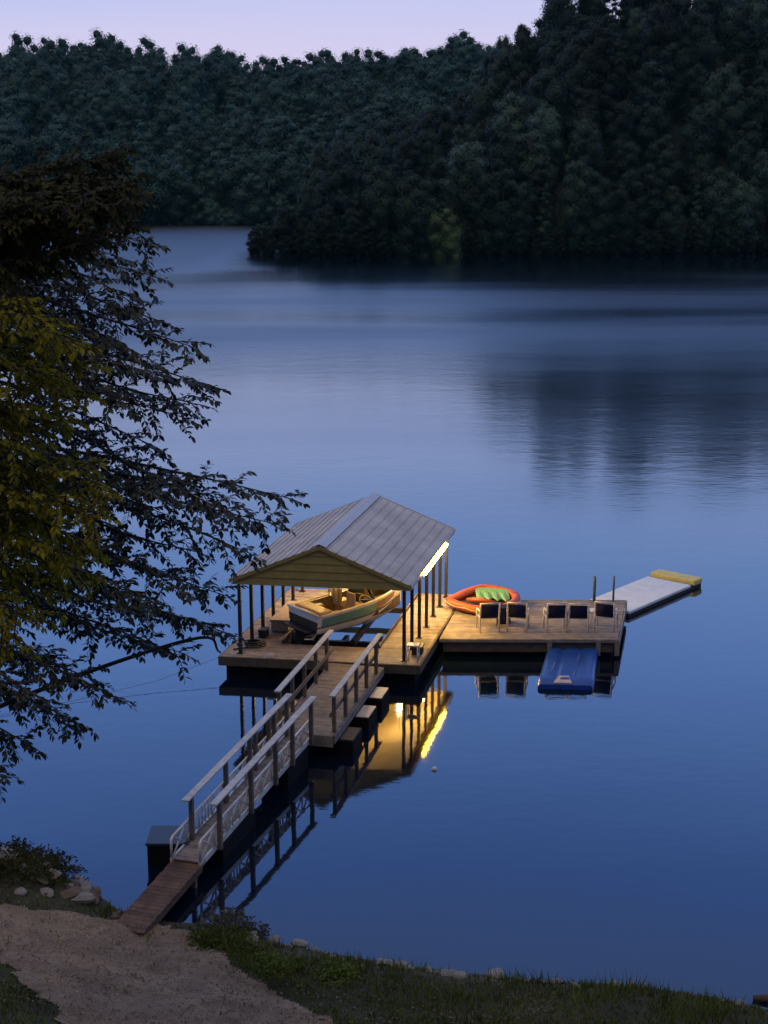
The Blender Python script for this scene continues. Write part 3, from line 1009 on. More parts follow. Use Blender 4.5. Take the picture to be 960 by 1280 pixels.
# things standing on the boathouse deck
def deck_clutter():
    b = dk((.95, 3.3, DZ)); r = empty('storage_bench', b)
    tag(r, 'tan low storage bench on the left walkway inside the posts', 'bench')
    m = MB(dk, b); m.box(.78, 1.30, 2.35, 4.3, DZ + .03, DZ + .36); m.build('body', M['tan_box'], r, bevel=.03)
    m = MB(dk, b); m.box(.74, 1.34, 2.3, 4.35, DZ + .362, DZ + .42); m.build('lid', M['tan_box'], r, bevel=.02)
    m = MB(dk, b)
    for (u, v) in ((.84, 2.45), (1.24, 2.45), (.84, 4.2), (1.24, 4.2)): m.box(u - .03, u + .03, v - .03, v + .03, DZ + .004, DZ + .03)
    m.build('foot', M['black'], r)
    # coiled dark hose by the second post
    b = dk((.72, .95, DZ)); m = MB(None, b)
    P = []
    for i in range(70):
        a = i * .42; rr = .12 + .10 * math.sin(i * .11) ** 2
        P.append(b + Vector((rr * 1.5 * math.cos(a), rr * math.sin(a), .03 + .0021 * i)))
    P += [b + Vector((-.2, -.15, .03)), b + Vector((-.45, -.22, .022)), b + Vector((-.6, -.3, .022))]
    m.tube(P, .022, 6)
    tag(m.build('coiled_hose', M['black'], loc=b), 'black coiled hose on the front left corner of the boathouse deck', 'hose')
    b = dk((.66, 2.0, DZ)); r = empty('tackle_box', b)
    tag(r, 'small dark box at the foot of a left boathouse post', 'box')
    m = MB(dk, b); m.box(.58, .8, 1.75, 2.1, DZ + .004, DZ + .2); m.build('body', M['black'], r, bevel=.015)
    m = MB(dk, b); m.box(.57, .81, 1.74, 2.11, DZ + .202, DZ + .26); m.tube([(.62, 1.93, DZ + .261), (.62, 1.93, DZ + .31), (.76, 1.93, DZ + .31), (.76, 1.93, DZ + .261)], .012, 6)
    m.build('lid', M['boat_dark'], r, bevel=.01)
    # pale metal step frame at the front right corner
    b = dk((5.42, .2, DZ)); r = empty('step_stool', b)
    tag(r, 'pale metal step stool at the front right corner of the boathouse deck', 'stool')
    m = MB(dk, b); m.box(5.36, 5.70, .16, .46, DZ + .48, DZ + .515); m.build('top_step', M['white_metal'], r, bevel=.01)
    for (u, v) in ((5.38, .18), (5.68, .18), (5.38, .44), (5.68, .44)):
        m = MB(dk, b); m.tube([(u, v, DZ + .003), (u, v, DZ + .48)], .016, 6); m.build('leg', M['white_metal'], r)
    m = MB(dk, b)
    m.bar((5.38, .18, DZ + .22), (5.38, .44, DZ + .22), .02, .02); m.bar((5.68, .18, DZ + .22), (5.68, .44, DZ + .22), .02, .02); m.build('brace', M['white_metal'], r)
    b = dk((5.35, 1.05, DZ)); r = empty('battery_box', b)
    tag(r, 'black battery box behind the step stool on the boathouse deck', 'battery box')
    m = MB(dk, b); m.box(5.38, 5.66, .85, 1.2, DZ + .004, DZ + .2); m.build('body', M['black'], r, bevel=.02)
    m = MB(dk, b); m.box(5.37, 5.67, .84, 1.21, DZ + .203, DZ + .25); m.tube([(5.42, 1.02, DZ + .25), (5.42, 1.02, DZ + .3), (5.62, 1.02, DZ + .3), (5.62, 1.02, DZ + .25)], .012, 6); m.build('lid', M['boat_dark'], r, bevel=.01)
    # mooring rope to the left
    P = [dk((0, .4, .5)), Vector((-6.4, 39.6, .18)), Vector((-8.5, 38.4, .035)), Vector((-11.5, 36.6, .02)), Vector((-15, 34.5, .02))]
    m = MB(None, P[0])
    m.tube(P, .006, 6)
    tag(m.build('mooring_rope', M['rope'], loc=P[0]), 'thin grey mooring rope from the left boathouse corner across the water', 'rope')


deck_clutter()


# ------------------------------------------------------------------ walkway, gangway, ramp
def walkway():
    O = Vector((-2.72, 34.80, 0)); ey = Vector((1.30, 5.44, 0)).normalized(); ex = Vector((ey.y, -ey.x, 0))

    def f(p): return O + ex * p[0] + ey * p[1] + Vector((0, 0, p[2]))
    B = f((.75, 2.7, 0))
    root = empty('walkway', B)
    tag(root, 'floating plank walkway with brown railings joining gangway and boathouse', 'walkway')
    W, L_ = 1.5, 5.25
    m = MB(f, B); planks(m, 0, W, 0, L_, DZ, 'u'); m.build('deck', M['plank_dark'], root)
    m = MB(f, B); m.box(-.045, -.012, 0, L_, .38, DZ - .005); m.box(W + .012, W + .045, 0, L_, .38, DZ - .005); m.box(0, W, -.045, -.003, .3, DZ - .005)
    m.build('fascia', M['plank_dark'], root)
    for v in (.35, 1.95, 3.4):
        m = MB(f, B); m.box(W - .35, W + .42, v, v + .95, -.2, .34); fl = m.build('float', M['float'], root, bevel=.04)
        t = MB(f, B); t.box(W + .06, W + .40, v + .05, v + .9, .343, .36); t.build('float_lid', M['pale_wedge'] if v != .35 else M['fascia'], fl)
        m = MB(f, B); m.box(.02, W - .4, v, v + .95, -.2, .34); m.build('float', M['float'], root, bevel=.04)
    for u in (.04, W - .04):
        vs_ = [0.25, 1.35, 2.45, 3.55, 4.65]
        for v in vs_:
            p = MB(f, B); p.box(u - .045, u + .045, v - .045, v + .045, .36, DZ + .98); p.build('post', M['post_wood'], root)
        m = MB(f, B); m.box(u - .075, u + .075, 0.05, 2.62, DZ + .985, DZ + 1.025); m.build('handrail', M['rail'], root, bevel=.006)
        m = MB(f, B); m.box(u - .075, u + .075, 2.63, L_ - .1, DZ + .985, DZ + 1.025); m.build('handrail', M['rail'], root, bevel=.006)
        s_ = -1 if u > .5 else 1
        m = MB(f, B); a, b_ = sorted((u + s_ * .046, u + s_ * .08)); m.box(a, b_, .1, L_ - .1, DZ + .42, DZ + .54); m.build('mid_rail', M['post_wood'], root)


walkway()


def gangway():
    ey = Vector((1.91, 6.2, 0)).normalized(); ex = Vector((ey.y, -ey.x, 0))
    O = Vector((-3.77, 27.93, 0)) - ex * .64
    Lg = 6.75

    def zz(v): return .46 + .19 * v / Lg

    def f(p): return O + ex * p[0] + ey * p[1] + Vector((0, 0, p[2] + zz(p[1])))
    B = f((.32, 3.3, -.5))
    root = empty('gangway', B)
    tag(root, 'narrow gangway with pale criss-cross metal sides and grey handrails', 'gangway')
    W = .64
    m = MB(f, B); planks(m, .04, W - .04, 0, Lg, 0, 'u', w=.13); m.build('deck', M['plank_dark'], root)
    for u in (0.0, W):
        m = MB(f, B); m.bar((u, -.05, -.05), (u, Lg, -.05), .05, .12); m.build('side_beam', M['alu'], root)
        # truss side: top chord, uprights and criss-cross
        vs_ = [0.05 + i * .66 for i in range(11)]
        m = MB(f, B)
        H = .46
        m.tube([(u, -.02, .0), (u, -.02, H - .05), (u, .06, H), (u, Lg - .1, H), (u, Lg - .05, H - .05), (u, Lg - .05, 0)], .028, 8)
        for i, v in enumerate(vs_[:-1]):
            v2 = vs_[i + 1]
            m.tube([(u, v2, 0), (u, v2, H)], .021, 6)
            if i % 4 in (2,):
                for k in range(1, 4): m.tube([(u, v + k * .165, 0), (u, v + k * .165, H)], .018, 6)
            m.tube([(u, v, 0), (u, v2, H)], .021, 6)
            if i % 4 != 2: m.tube([(u, v2, 0), (u, v, H)], .021, 6)
        m.build('truss', M['alu'], root)
        s_ = 1 if u > .5 else -1
        for v in (.85, 2.6, 4.1, 5.2, 6.5) if u > .5 else (.85, 2.7, 4.1, 4.45, 5.3, 5.65, 6.5):
            p = MB(f, B); a, b_ = (u + .028, u + .118); p.box(a, b_, v - .045, v + .045, -.12, 1.0); p.build('post', M['post_wood'], root)
        m = MB(f, B); uu = u + .073; m.box(uu - .08, uu + .08, .55, Lg - .03, 1.003, 1.04); m.build('handrail', M['rail'], root, bevel=.006)
    # float boxes below
    b2 = f((-.25, 1.2, -.5))
    m = MB(None, b2)
    m.box(-5.0, -4.12, 28.72, 29.55, -.15, .44); r = m.build('float_box', M['float'], loc=b2, bevel=.03)
    t = MB(None, b2); t.box(-5.03, -4.1, 28.69, 29.58, .442, .50); t.build('lid', M['blue_lid'], r, bevel=.015)
    tag(r, 'black float box with dark blue lid in the water left of the gangway end', 'float')
    m = MB(f, B); m.box(.02, W + .06, 1.0, 2.9, -.75, -.14); m.build('float', M['float'], root, bevel=.04)
    m = MB(f, B); m.box(.0, W + .06, 4.9, Lg - .4, -.75, -.14); m.build('float', M['float'], root, bevel=.04)
    # shore ramp
    P0 = Vector((-4.08, 27.98, .40)); P1 = Vector((-4.86, 25.35, .50)); gr = ground(-4.86, 25.35)
    d = (P1 - P0); Lr = math.hypot(d.x, d.y); ey2 = Vector((-d.x, -d.y, 0)).normalized(); ex2 = Vector((ey2.y, -ey2.x, 0))
    zA, zB = .36, gr - .035

    def g(p): return Vector((P1.x, P1.y, 0)) + ex2 * p[0] + ey2 * p[1] + Vector((0, 0, p[2] + zB + (zA - zB) * p[1] / Lr))
    Bb = g((0, 0, 0)); rr = empty('plank_ramp', Bb)
    tag(rr, 'brown plank ramp resting on the gravel shore below the gangway', 'ramp')
    m = MB(g, Bb); planks(m, -.34, .34, 0, Lr + .25, .04, 'u', w=.14); m.build('deck', M['ramp_plank'], rr)
    for u in (-.30, .30):
        m = MB(g, Bb); m.box(u - .025, u + .025, .1, Lr + .1, -.14, .0); m.build('stringer', M['ramp_plank'], rr)
    m = MB(g, Bb)
    for u in (-.26, .26): m.box(u - .05, u + .05, Lr - .25, Lr - .15, -.8, -.141)
    m.build('footing', M['post_wood'], rr)


gangway()


# ------------------------------------------------------------------ swim platform and what is on it
SO = Vector((1.66, 42.18, 0)); SX = Vector((1, -.012, 0)); SY = Vector((.212, .977, 0))


def sw(p): return SO + SX * p[0] + SY * p[1] + Vector((0, 0, p[2]))


def swim_platform():
    B = sw((2.7, 2, 0)); root = empty('swim_platform', B)
    tag(root, 'square wooden swim platform of brown planks beside the boathouse', 'platform')
    W, D = 5.33, 4.1
    m = MB(sw, B); planks(m, 0, W, 0, D, DZ - .02, 'u', w=.15); m.build('deck', M['plank'], root)
    m = MB(sw, B); m.box(0, W, -.045, -.004, DZ - .12, DZ - .024); m.box(W + .013, W + .05, -.045, D, DZ - .30, DZ - .024); m.box(0, W, D + .012, D + .05, DZ - .3, DZ - .024); m.build('fascia', M['plank'], root)
    m = MB(sw, B); m.box(.1, W - .15, .02, .06, .16, DZ - .125); m.build('front_skirt', M['fascia'], root)
    for u in (3.3, 4.75, 5.31):
        m = MB(sw, B); m.box(u - .07, u + .07, -.09, -.047, .08, DZ - .03); m.build('bracket_post', M['plank'], root)
    m = MB(sw, B)
    for u in (.15, 1.9, 3.65): m.box(u, u + 1.5, .12, D - .15, -.3, .5)
    m.build('float', M['float'], root, bevel=.04)
    # ladder with two upright handrails at the far edge
    b = sw((4.7, D, DZ)); r = empty('swim_ladder', b)
    tag(r, 'swim ladder with two upright poles at the far edge of the platform', 'ladder')
    for u, rad, hh in ((4.30, .042, .78), (4.92, .028, .80)):
        m = MB(sw, b); m.tube([(u, D - .12, DZ - .018), (u, D - .12, DZ + hh - .06), (u, D - .06, DZ + hh), (u, D + .06, DZ + hh - .04), (u, D + .12, DZ + hh - .2), (u, D + .13, -.6)], rad, 8); m.build('pole', M['green_pole'], r)
    for z in (.25, 0, -.3):
        m = MB(sw, b); m.tube([(4.30, D + .13, z), (4.92, D + .13, z)], .02, 6); m.build('rung', M['green_pole'], r)


swim_platform()


def chair_proto():
    root = empty('patio_chair', (0, 0, 0))
    # faces +y; seat .42 high
    W = .29
    m = MB(); m.grid([[(-W + .03, -.26, .86), (W - .03, -.26, .86)], [(-W + .03, -.245, .65), (W - .03, -.245, .65)], [(-W + .03, -.20, .44), (W - .03, -.20, .44)]])
    b = m.build('backrest', M['sling'], root)
    so = b.modifiers.new('thick', 'SOLIDIFY'); so.thickness = .012
    m = MB(); m.grid([[(-W + .03, -.19, .43), (W - .03, -.19, .43)], [(-W + .03, .05, .41), (W - .03, .05, .41)], [(-W + .03, .27, .43), (W - .03, .27, .43)]])
    b = m.build('seat', M['sling'], root)
    so = b.modifiers.new('thick', 'SOLIDIFY'); so.thickness = .012
    for s_ in (-1, 1):
        m = MB(); m.tube([(s_ * W, -.285, .93), (s_ * W, -.26, .80), (s_ * W, -.2, .44), (s_ * W, -.27, .0)], .026, 6); m.build('leg', M['white_metal'], root)
        m = MB(); m.tube([(s_ * (W + .02), .27, .0), (s_ * (W + .02), .25, .43), (s_ * (W + .02), .22, .63)], .026, 6); m.build('leg', M['white_metal'], root)
        m = MB(); m.tube([(s_ * (W + .02), -.25, .66), (s_ * (W + .02), .0, .66), (s_ * (W + .02), .22, .63), (s_ * (W + .02), .27, .6)], .024, 6); m.build('arm', M['white_metal'], root)
    m = MB(); m.tube([(-W, -.285, .92), (W, -.285, .92)], .022, 6); m.build('top_rail', M['white_metal'], root)
    m = MB(); m.tube([(-W, -.2, .43), (W, -.2, .43), (W, .28, .43), (-W, .28, .43)], .02, 6, closed=True); m.build('seat_frame', M['white_metal'], root)
    m = MB(); m.tube([(-W, -.255, .12), (W, -.255, .12)], .016, 6); m.build('stretcher', M['white_metal'], root)
    return root


def platform_things():
    z = DZ - .018
    proto = chair_proto()
    spots = [(3.17, 43.02, 7, 'navy patio chair in front of the orange raft, back to the camera'),
             (4.07, 43.06, -11, 'navy patio chair beside the orange raft with open space on its right'),
             (5.21, 43.02, 3, 'navy patio chair with a grey towel against its right arm'),
             (5.90, 42.98, -5, 'navy patio chair between the grey towel and the round white table'),
             (6.76, 43.12, -19, 'navy patio chair nearest the swim ladder, beside the round table')]
    for i, (x, y, a, lab) in enumerate(spots):
        o = proto if i == 0 else copy_tree(proto)
        o.location = (x, y, z); o.rotation_euler.z = R(a)
        tag(o, lab, 'chair', 'patio chairs on the swim platform')
    # round table
    b = Vector((6.33, 43.35, z)); r = empty('side_table', b)
    tag(r, 'small round white table between two navy chairs', 'table')
    m = MB(None, b); m.tube([b + Vector((0, 0, .5)), b + Vector((0, 0, .505)), b + Vector((0, 0, .53)), b + Vector((0, 0, .535))], [.19, .2, .2, .19], 20); m.build('tabletop', M['white_metal'], r)
    for k in range(3):
        a = k * 2.094 + .5
        m = MB(None, b); m.tube([b + Vector((.1 * math.cos(a), .1 * math.sin(a), .5)), b + Vector((.17 * math.cos(a), .17 * math.sin(a), .0))], .014, 6); m.build('leg', M['white_metal'], r)
    # towel over the gap between chairs three and four
    b = Vector((5.555, 42.9, z)); m = MB(None, b)
    rows = []
    for i in range(13):
        t = i / 12
        row = []
        for j in range(7):
            s_ = j / 6
            x = 5.525 + .03 * math.sin(s_ * 9 + t * 2) * .3 + (.0 if t < .5 else .05)
            y = 42.86 + .26 * s_
            zz_ = z + .69 - (abs(t - .5) * .5 if True else 0) + .01 * math.sin(s_ * 12)
            row.append((x, y, zz_ - .02 * s_))
        rows.append(row)
    m.grid(rows)
    o = m.build('towel', M['towel'], loc=b)
    so = o.modifiers.new('thick', 'SOLIDIFY'); so.thickness = .012
    tag(o, 'grey white towel hung over a chair arm on the platform', 'towel')
    # dark cooler
    b = Vector((3.68, 43.75, z)); r = empty('cooler', b)
    tag(r, 'dark navy cooler between two patio chairs beside the raft', 'cooler')
    m = MB(None, b); m.box(3.46, 3.9, 43.55, 43.95, z + .002, z + .46); m.build('body', M['sling'], r, bevel=.03)
    m = MB(None, b); m.box(3.45, 3.91, 43.54, 43.96, z + .462, z + .53); m.build('lid', M['sling'], r, bevel=.02)
    # inflatable raft
    b = Vector((3.2, 45.3, z)); r = empty('inflatable_raft', b)
    tag(r, 'orange inflatable raft with green lining on the swim platform', 'raft')
    ctl = [(-1.10, -.15), (-.95, .10), (-.45, .62), (.0, .88), (.45, .80), (.92, .45), (1.02, .05), (.80, -.45), (.35, -.78), (-.25, -.80), (-.75, -.52)]

    def closed_spline(C, n):
        P = [Vector((c[0], c[1], 0)) for c in C]; k = len(P); out = []
        for i in range(n):
            t = i / n * k; a = int(t); u = t - a
            p0, p1, p2, p3 = P[(a - 1) % k], P[a % k], P[(a + 1) % k], P[(a + 2) % k]
            out.append(.5 * ((2 * p1) + (p2 - p0) * u + (2 * p0 - 5 * p1 + 4 * p2 - p3) * u * u + (3 * p1 - p0 - 3 * p2 + p3) * u ** 3))
        return out
    ring = closed_spline(ctl, 48)

    def tilt(p): return b + Vector((p.x, p.y, .175 + .12 * (p.y + .8)))
    m = MB(None, b); m.tube([tilt(p) for p in ring], .138, 12, closed=True); m.build('tube', M['orange'], r)
    for k in range(0, 48, 6):
        m = MB(None, b)
        p = ring[k]; d = (ring[(k + 1) % 48] - ring[k - 1]).normalized(); nn = Vector((-d.y, d.x, 0))
        c = tilt(p)
        m.tube([c + (nn * math.cos(a) + Vector((0, 0, math.sin(a)))) * .139 for a in [i * math.pi / 8 for i in range(16)]], .007, 5, closed=True)
        m.build('seam', M['brown'], r)
    m = MB(None, b)
    P = []
    for k in range(48):
        d = (ring[(k + 1) % 48] - ring[k - 1]).normalized(); nn = Vector((d.y, -d.x, 0))
        if nn.dot(ring[k]) < 0: nn = -nn
        P.append(tilt(ring[k]) + nn * .145 + Vector((0, 0, .03 - .045 * abs(math.sin(k * math.pi / 6)))))
    m.tube(P, .011, 5, closed=True)
    m.build('grab_rope', M['white_metal'], r)
    m = MB(None, b); n_ = len(ring)
    m.poly([tilt(p * .93) - Vector((0, 0, .1)) for p in ring]); m.build('floor', M['raft_dark'], r)
    m = MB(None, b)   # green lining panel against the far side
    rows = []
    for k in range(9):
        t = k / 8
        x = -.25 + 1.05 * t
        y1 = .72 - .35 * max(0, t - .35) ** 1.3
        depth = .55 + (.22 if k % 2 else -.1)
        rows.append([b + Vector((x, y1, .46)), b + Vector((x, y1 - .16, .41)), b + Vector((x + .02, y1 - depth, .27))])
    m.grid(rows, smooth=False); o = m.build('lining', M['green'], r)
    so = o.modifiers.new('thick', 'SOLIDIFY'); so.thickness = .02
    m = MB(None, b); m.tube([b + Vector((-.55, .02, .28)), b + Vector((-.15, -.15, .30)), b + Vector((.3, -.3, .27))], [.05, .09, .05], 8); m.build('thwart', M['orange'], r)


platform_things()


def floats():
    # blue moulded float
    c = [Vector((4.33, 39.42, 0)), Vector((5.86, 39.30, 0)), Vector((6.40, 42.08, 0)), Vector((4.90, 42.12, 0))]
    b = (c[0] + c[1] + c[2] + c[3]) / 4
    r = empty('drive_on_float', b)
    tag(r, 'dark blue moulded drive-on float in front of the swim platform', 'float')

    def q(s_, t, z): return (c[0] * (1 - s_) + c[1] * s_) * (1 - t) + (c[3] * (1 - s_) + c[2] * s_) * t + Vector((0, 0, z))
    ns, nt_ = 28, 24

    def top(s_, t):
        z = .24 + .07 * t
        for s0 in (.30, .66): z -= .05 * math.exp(-((s_ - s0) / .06) ** 2) * min(1, t * 4)
        z -= .10 * max(0, .10 - t) / .10
        e = min(s_, 1 - s_)
        z -= .05 * max(0, .04 - e) / .04
        return z
    m = MB(None, b)
    m.grid([[q(i / ns, j / nt_, top(i / ns, j / nt_)) for i in range(ns + 1)] for j in range(nt_ + 1)])
    bd = [(i / ns, 0) for i in range(ns)] + [(1, j / nt_) for j in range(nt_)] + [(1 - i / ns, 1) for i in range(ns)] + [(0, 1 - j / nt_) for j in range(nt_)]
    m.grid([[q(s_, t, -.1) for s_, t in bd], [q(s_, t, top(s_, t) - .001) for s_, t in bd]], smooth=False, close=True)
    m.build('body', M['blue'], r)
    m = MB(None, b)
    P = [q(.28, .015, .178), q(.62, .015, .178), q(.54, .155, .252), q(.36, .155, .252)]
    m.hexa([p - Vector((0, 0, .03)) for p in P], [p + Vector((0, 0, .012)) for p in P]); m.build('bow_stop', M['pale_wedge'], r)
    m = MB(None, b)
    for (s_, t0, t1) in ((.18, .3, .55), (.62, .62, .85), (.60, .18, .34)):
        P = [q(s_, t0, 0), q(s_ + .02, t0, 0), q(s_ + .05, t1, 0), q(s_ + .03, t1, 0)]
        m.poly([p + Vector((0, 0, top(s_ + .02, t0 if k < 2 else t1) + .006)) for k, p in enumerate(P)])
    m.build('grip_strip', mat('pale_blue_plastic', (.12, .19, .42), .4, .2, 5), r)
    # white foam mat with yellow far end
    A = Vector((8.05, 46.2, 0)); dl = Vector((3.02, 3.55, 0)); Ln = dl.length; ey = dl.normalized(); ex = Vector((-ey.y, ey.x, 0))
    b = A + ey * 2.3 + ex * .85
    r = empty('floating_mat', b)
    tag(r, 'white foam floating mat with a yellow end beyond the swim platform', 'mat')

    def f(p): return A + ex * p[0] + ey * p[1] + Vector((0, 0, p[2]))
    wd = 1.72
    m = MB(f, b)
    for i in range(6):
        v0 = -.1 + i * .68; m.box(0.0, wd, v0, v0 + .672, .10, .20)
    m.build('pad', M['foam_white'], r, bevel=.02)
    m = MB(f, b); m.box(.01, wd - .01, -.08, Ln + .05, -.08, .098); m.build('base', M['foam_edge'], r)
    m = MB(f, b); m.box(-.02, wd + .02, Ln - .48, Ln + .1, .10, .31); m.build('end_cushion', M['foam_yellow'], r, bevel=.05)
    # buoy
    b = Vector((1.23, 33.75, 0)); m = MB(None, b)
    m.tube([b + Vector((0, 0, z)) for z in (-.06, -.03, .02, .06, .08)], [.02, .06, .07, .045, .01], 10)
    tag(m.build('buoy', M['buoy'], loc=b), 'tiny pale buoy floating alone right of the gangway', 'buoy')


floats()


# ------------------------------------------------------------------ far hills and forest
def far_h(x, y):
    s0 = 342 + 8 * mnoise.noise(Vector((x * .012, 2.2, 0)))
    t = (y - s0) / 115.0
    if t <= 0: return max(-3, t * 40)
    t = min(1.25, t)
    top = 36 + 5 * mnoise.noise(Vector((x * .014, 0, 0))) + 2.5 * mnoise.noise(Vector((x * .05, 4, 0)))
    return top * (t ** .8 if t < 1 else 1)


HX = [-22, -19, -10, 0, 12, 21, 28, 38, 50, 65, 90, 140, 300]
HT = [0, 2, 8, 12, 16, 19, 28, 34.5, 36, 37, 38, 38, 38]


def hill_shore(x):
    return 235 + 3 * mnoise.noise(Vector((x * .06, 0, 5))) + (.15 * max(0, x - 20))


def hill_h(x, y):
    lx = -20.5 + .05 * (y - 236) + 2 * mnoise.noise(Vector((y * .05, 3, 0)))
    d = min(y - hill_shore(x), (x - lx) * 1.2)
    if d <= 0: return max(-3, d * .5)
    top = float(np.interp(x, HX, HT))
    t = min(1.0, d / 62.0)
    return .05 + top * (t ** .85)


def hmesh(name, xs, ys, fn, m):
    V = np.array([(x, y, fn(x, y)) for y in ys for x in xs]); nx = len(xs)
    F = np.array([(j * nx + i, j * nx + i + 1, (j + 1) * nx + i + 1, (j + 1) * nx + i) for j in range(len(ys) - 1) for i in range(nx - 1)])
    o = np_mesh(name, V, F, m, smooth=True)
    tag(o, kind='structure')
    return o


HM = mat('forest_floor', (0.013, 0.016, 0.010), 0.95, 0.3, 0.2)
hmesh('far_hills', np.linspace(-330, 330, 90), np.linspace(330, 560, 40), far_h, HM)
hmesh('hill', np.concatenate([np.linspace(-30, 90, 61), np.linspace(95, 300, 30)]), np.linspace(228, 345, 48), hill_h, HM)


def crown_arrays(rng, h, w, n, leaf, z0=.22, kind='round', lobes=13, core=.64):
    """clumps of small leaf faces spread over uneven lobes; returns verts, quads"""
    cs, rs = [], []
    for i in range(lobes):
        t = (i + rng.random()) / lobes
        z = h * (z0 + ((0.96 if kind == 'cone' else 0.88) - z0) * t)
        if kind == 'cone':
            rad = w * .5 * (1.05 - t) ** .9
        else:
            rad = w * .5 * math.sqrt(max(.05, 1 - ((t - .42) / .62) ** 2))
        a = i * 2.4 + rng.random()
        rr = rad * (.35 + .4 * rng.random())
        cs.append((rr * math.cos(a), rr * math.sin(a), z)); rs.append(max((.10 if kind == 'cone' else .15) * w, rad * (.34 + .24 * rng.random())))
    cs = np.array(cs); rs = np.array(rs)
    pr = rs ** 2; pr /= pr.sum()
    k = rng.choice(lobes, n, p=pr)
    d = rng.normal(size=(n, 3)); d[:, 2] = d[:, 2] * .95 + .22
    d /= np.linalg.norm(d, axis=1)[:, None]
    rad = rs[k] * (.62 + .5 * rng.random(n))
    c = cs[k] + d * rad[:, None] * np.array([1, 1, .8])
    q = c / np.array([w * .5, w * .5, h * .5]) - np.array([0, 0, .8])
    q /= np.linalg.norm(q, axis=1)[:, None] + 1e-6
    nr = d * .6 + q * .7 + rng.normal(size=(n, 3)) * .28
    nr /= np.linalg.norm(nr, axis=1)[:, None]
    V, F = leaf_quads(rng, c, nr, leaf)
    nv, nh = 5, 8
    th = np.linspace(.12, math.pi - .12, nv)[:, None]; ph = np.linspace(0, 2 * math.pi, nh, endpoint=False)[None, :]
    S = np.stack([np.sin(th) * np.cos(ph), np.sin(th) * np.sin(ph), np.cos(th) * .8 + 0 * ph], -1).reshape(-1, 3)
    q = np.array([(i * nh + j, (i + 1) * nh + j, (i + 1) * nh + (j + 1) % nh, i * nh + (j + 1) % nh) for i in range(nv - 1) for j in range(nh)])
    CV, CF = [V], [F]
    off = len(V)
    for k in range(lobes):   # leafy mass inside each lobe
        P = cs[k] + S * rs[k] * (core * (.72 + .42 * rng.random(len(S)))[:, None])
        CV.append(P); CF.append(q + off); off += len(P)
    return np.concatenate(CV), np.concatenate(CF)


def leaf_quads(rng, c, nr, leaf):
    n = len(c)
    a = np.cross(nr, rng.normal(size=(n, 3))); a /= np.linalg.norm(a, axis=1)[:, None]
    b = np.cross(nr, a)
    s1 = leaf * (.55 + .8 * rng.random(n))[:, None]; s2 = leaf * (.4 + .5 * rng.random(n))[:, None]
    V = np.stack([c - a * s1, c + b * s2 + a * s1 * .2, c + a * s1, c - b * s2 - a * s1 * .15], axis=1).reshape(-1, 3)
    F = np.arange(n * 4).reshape(n, 4)
    return V, F


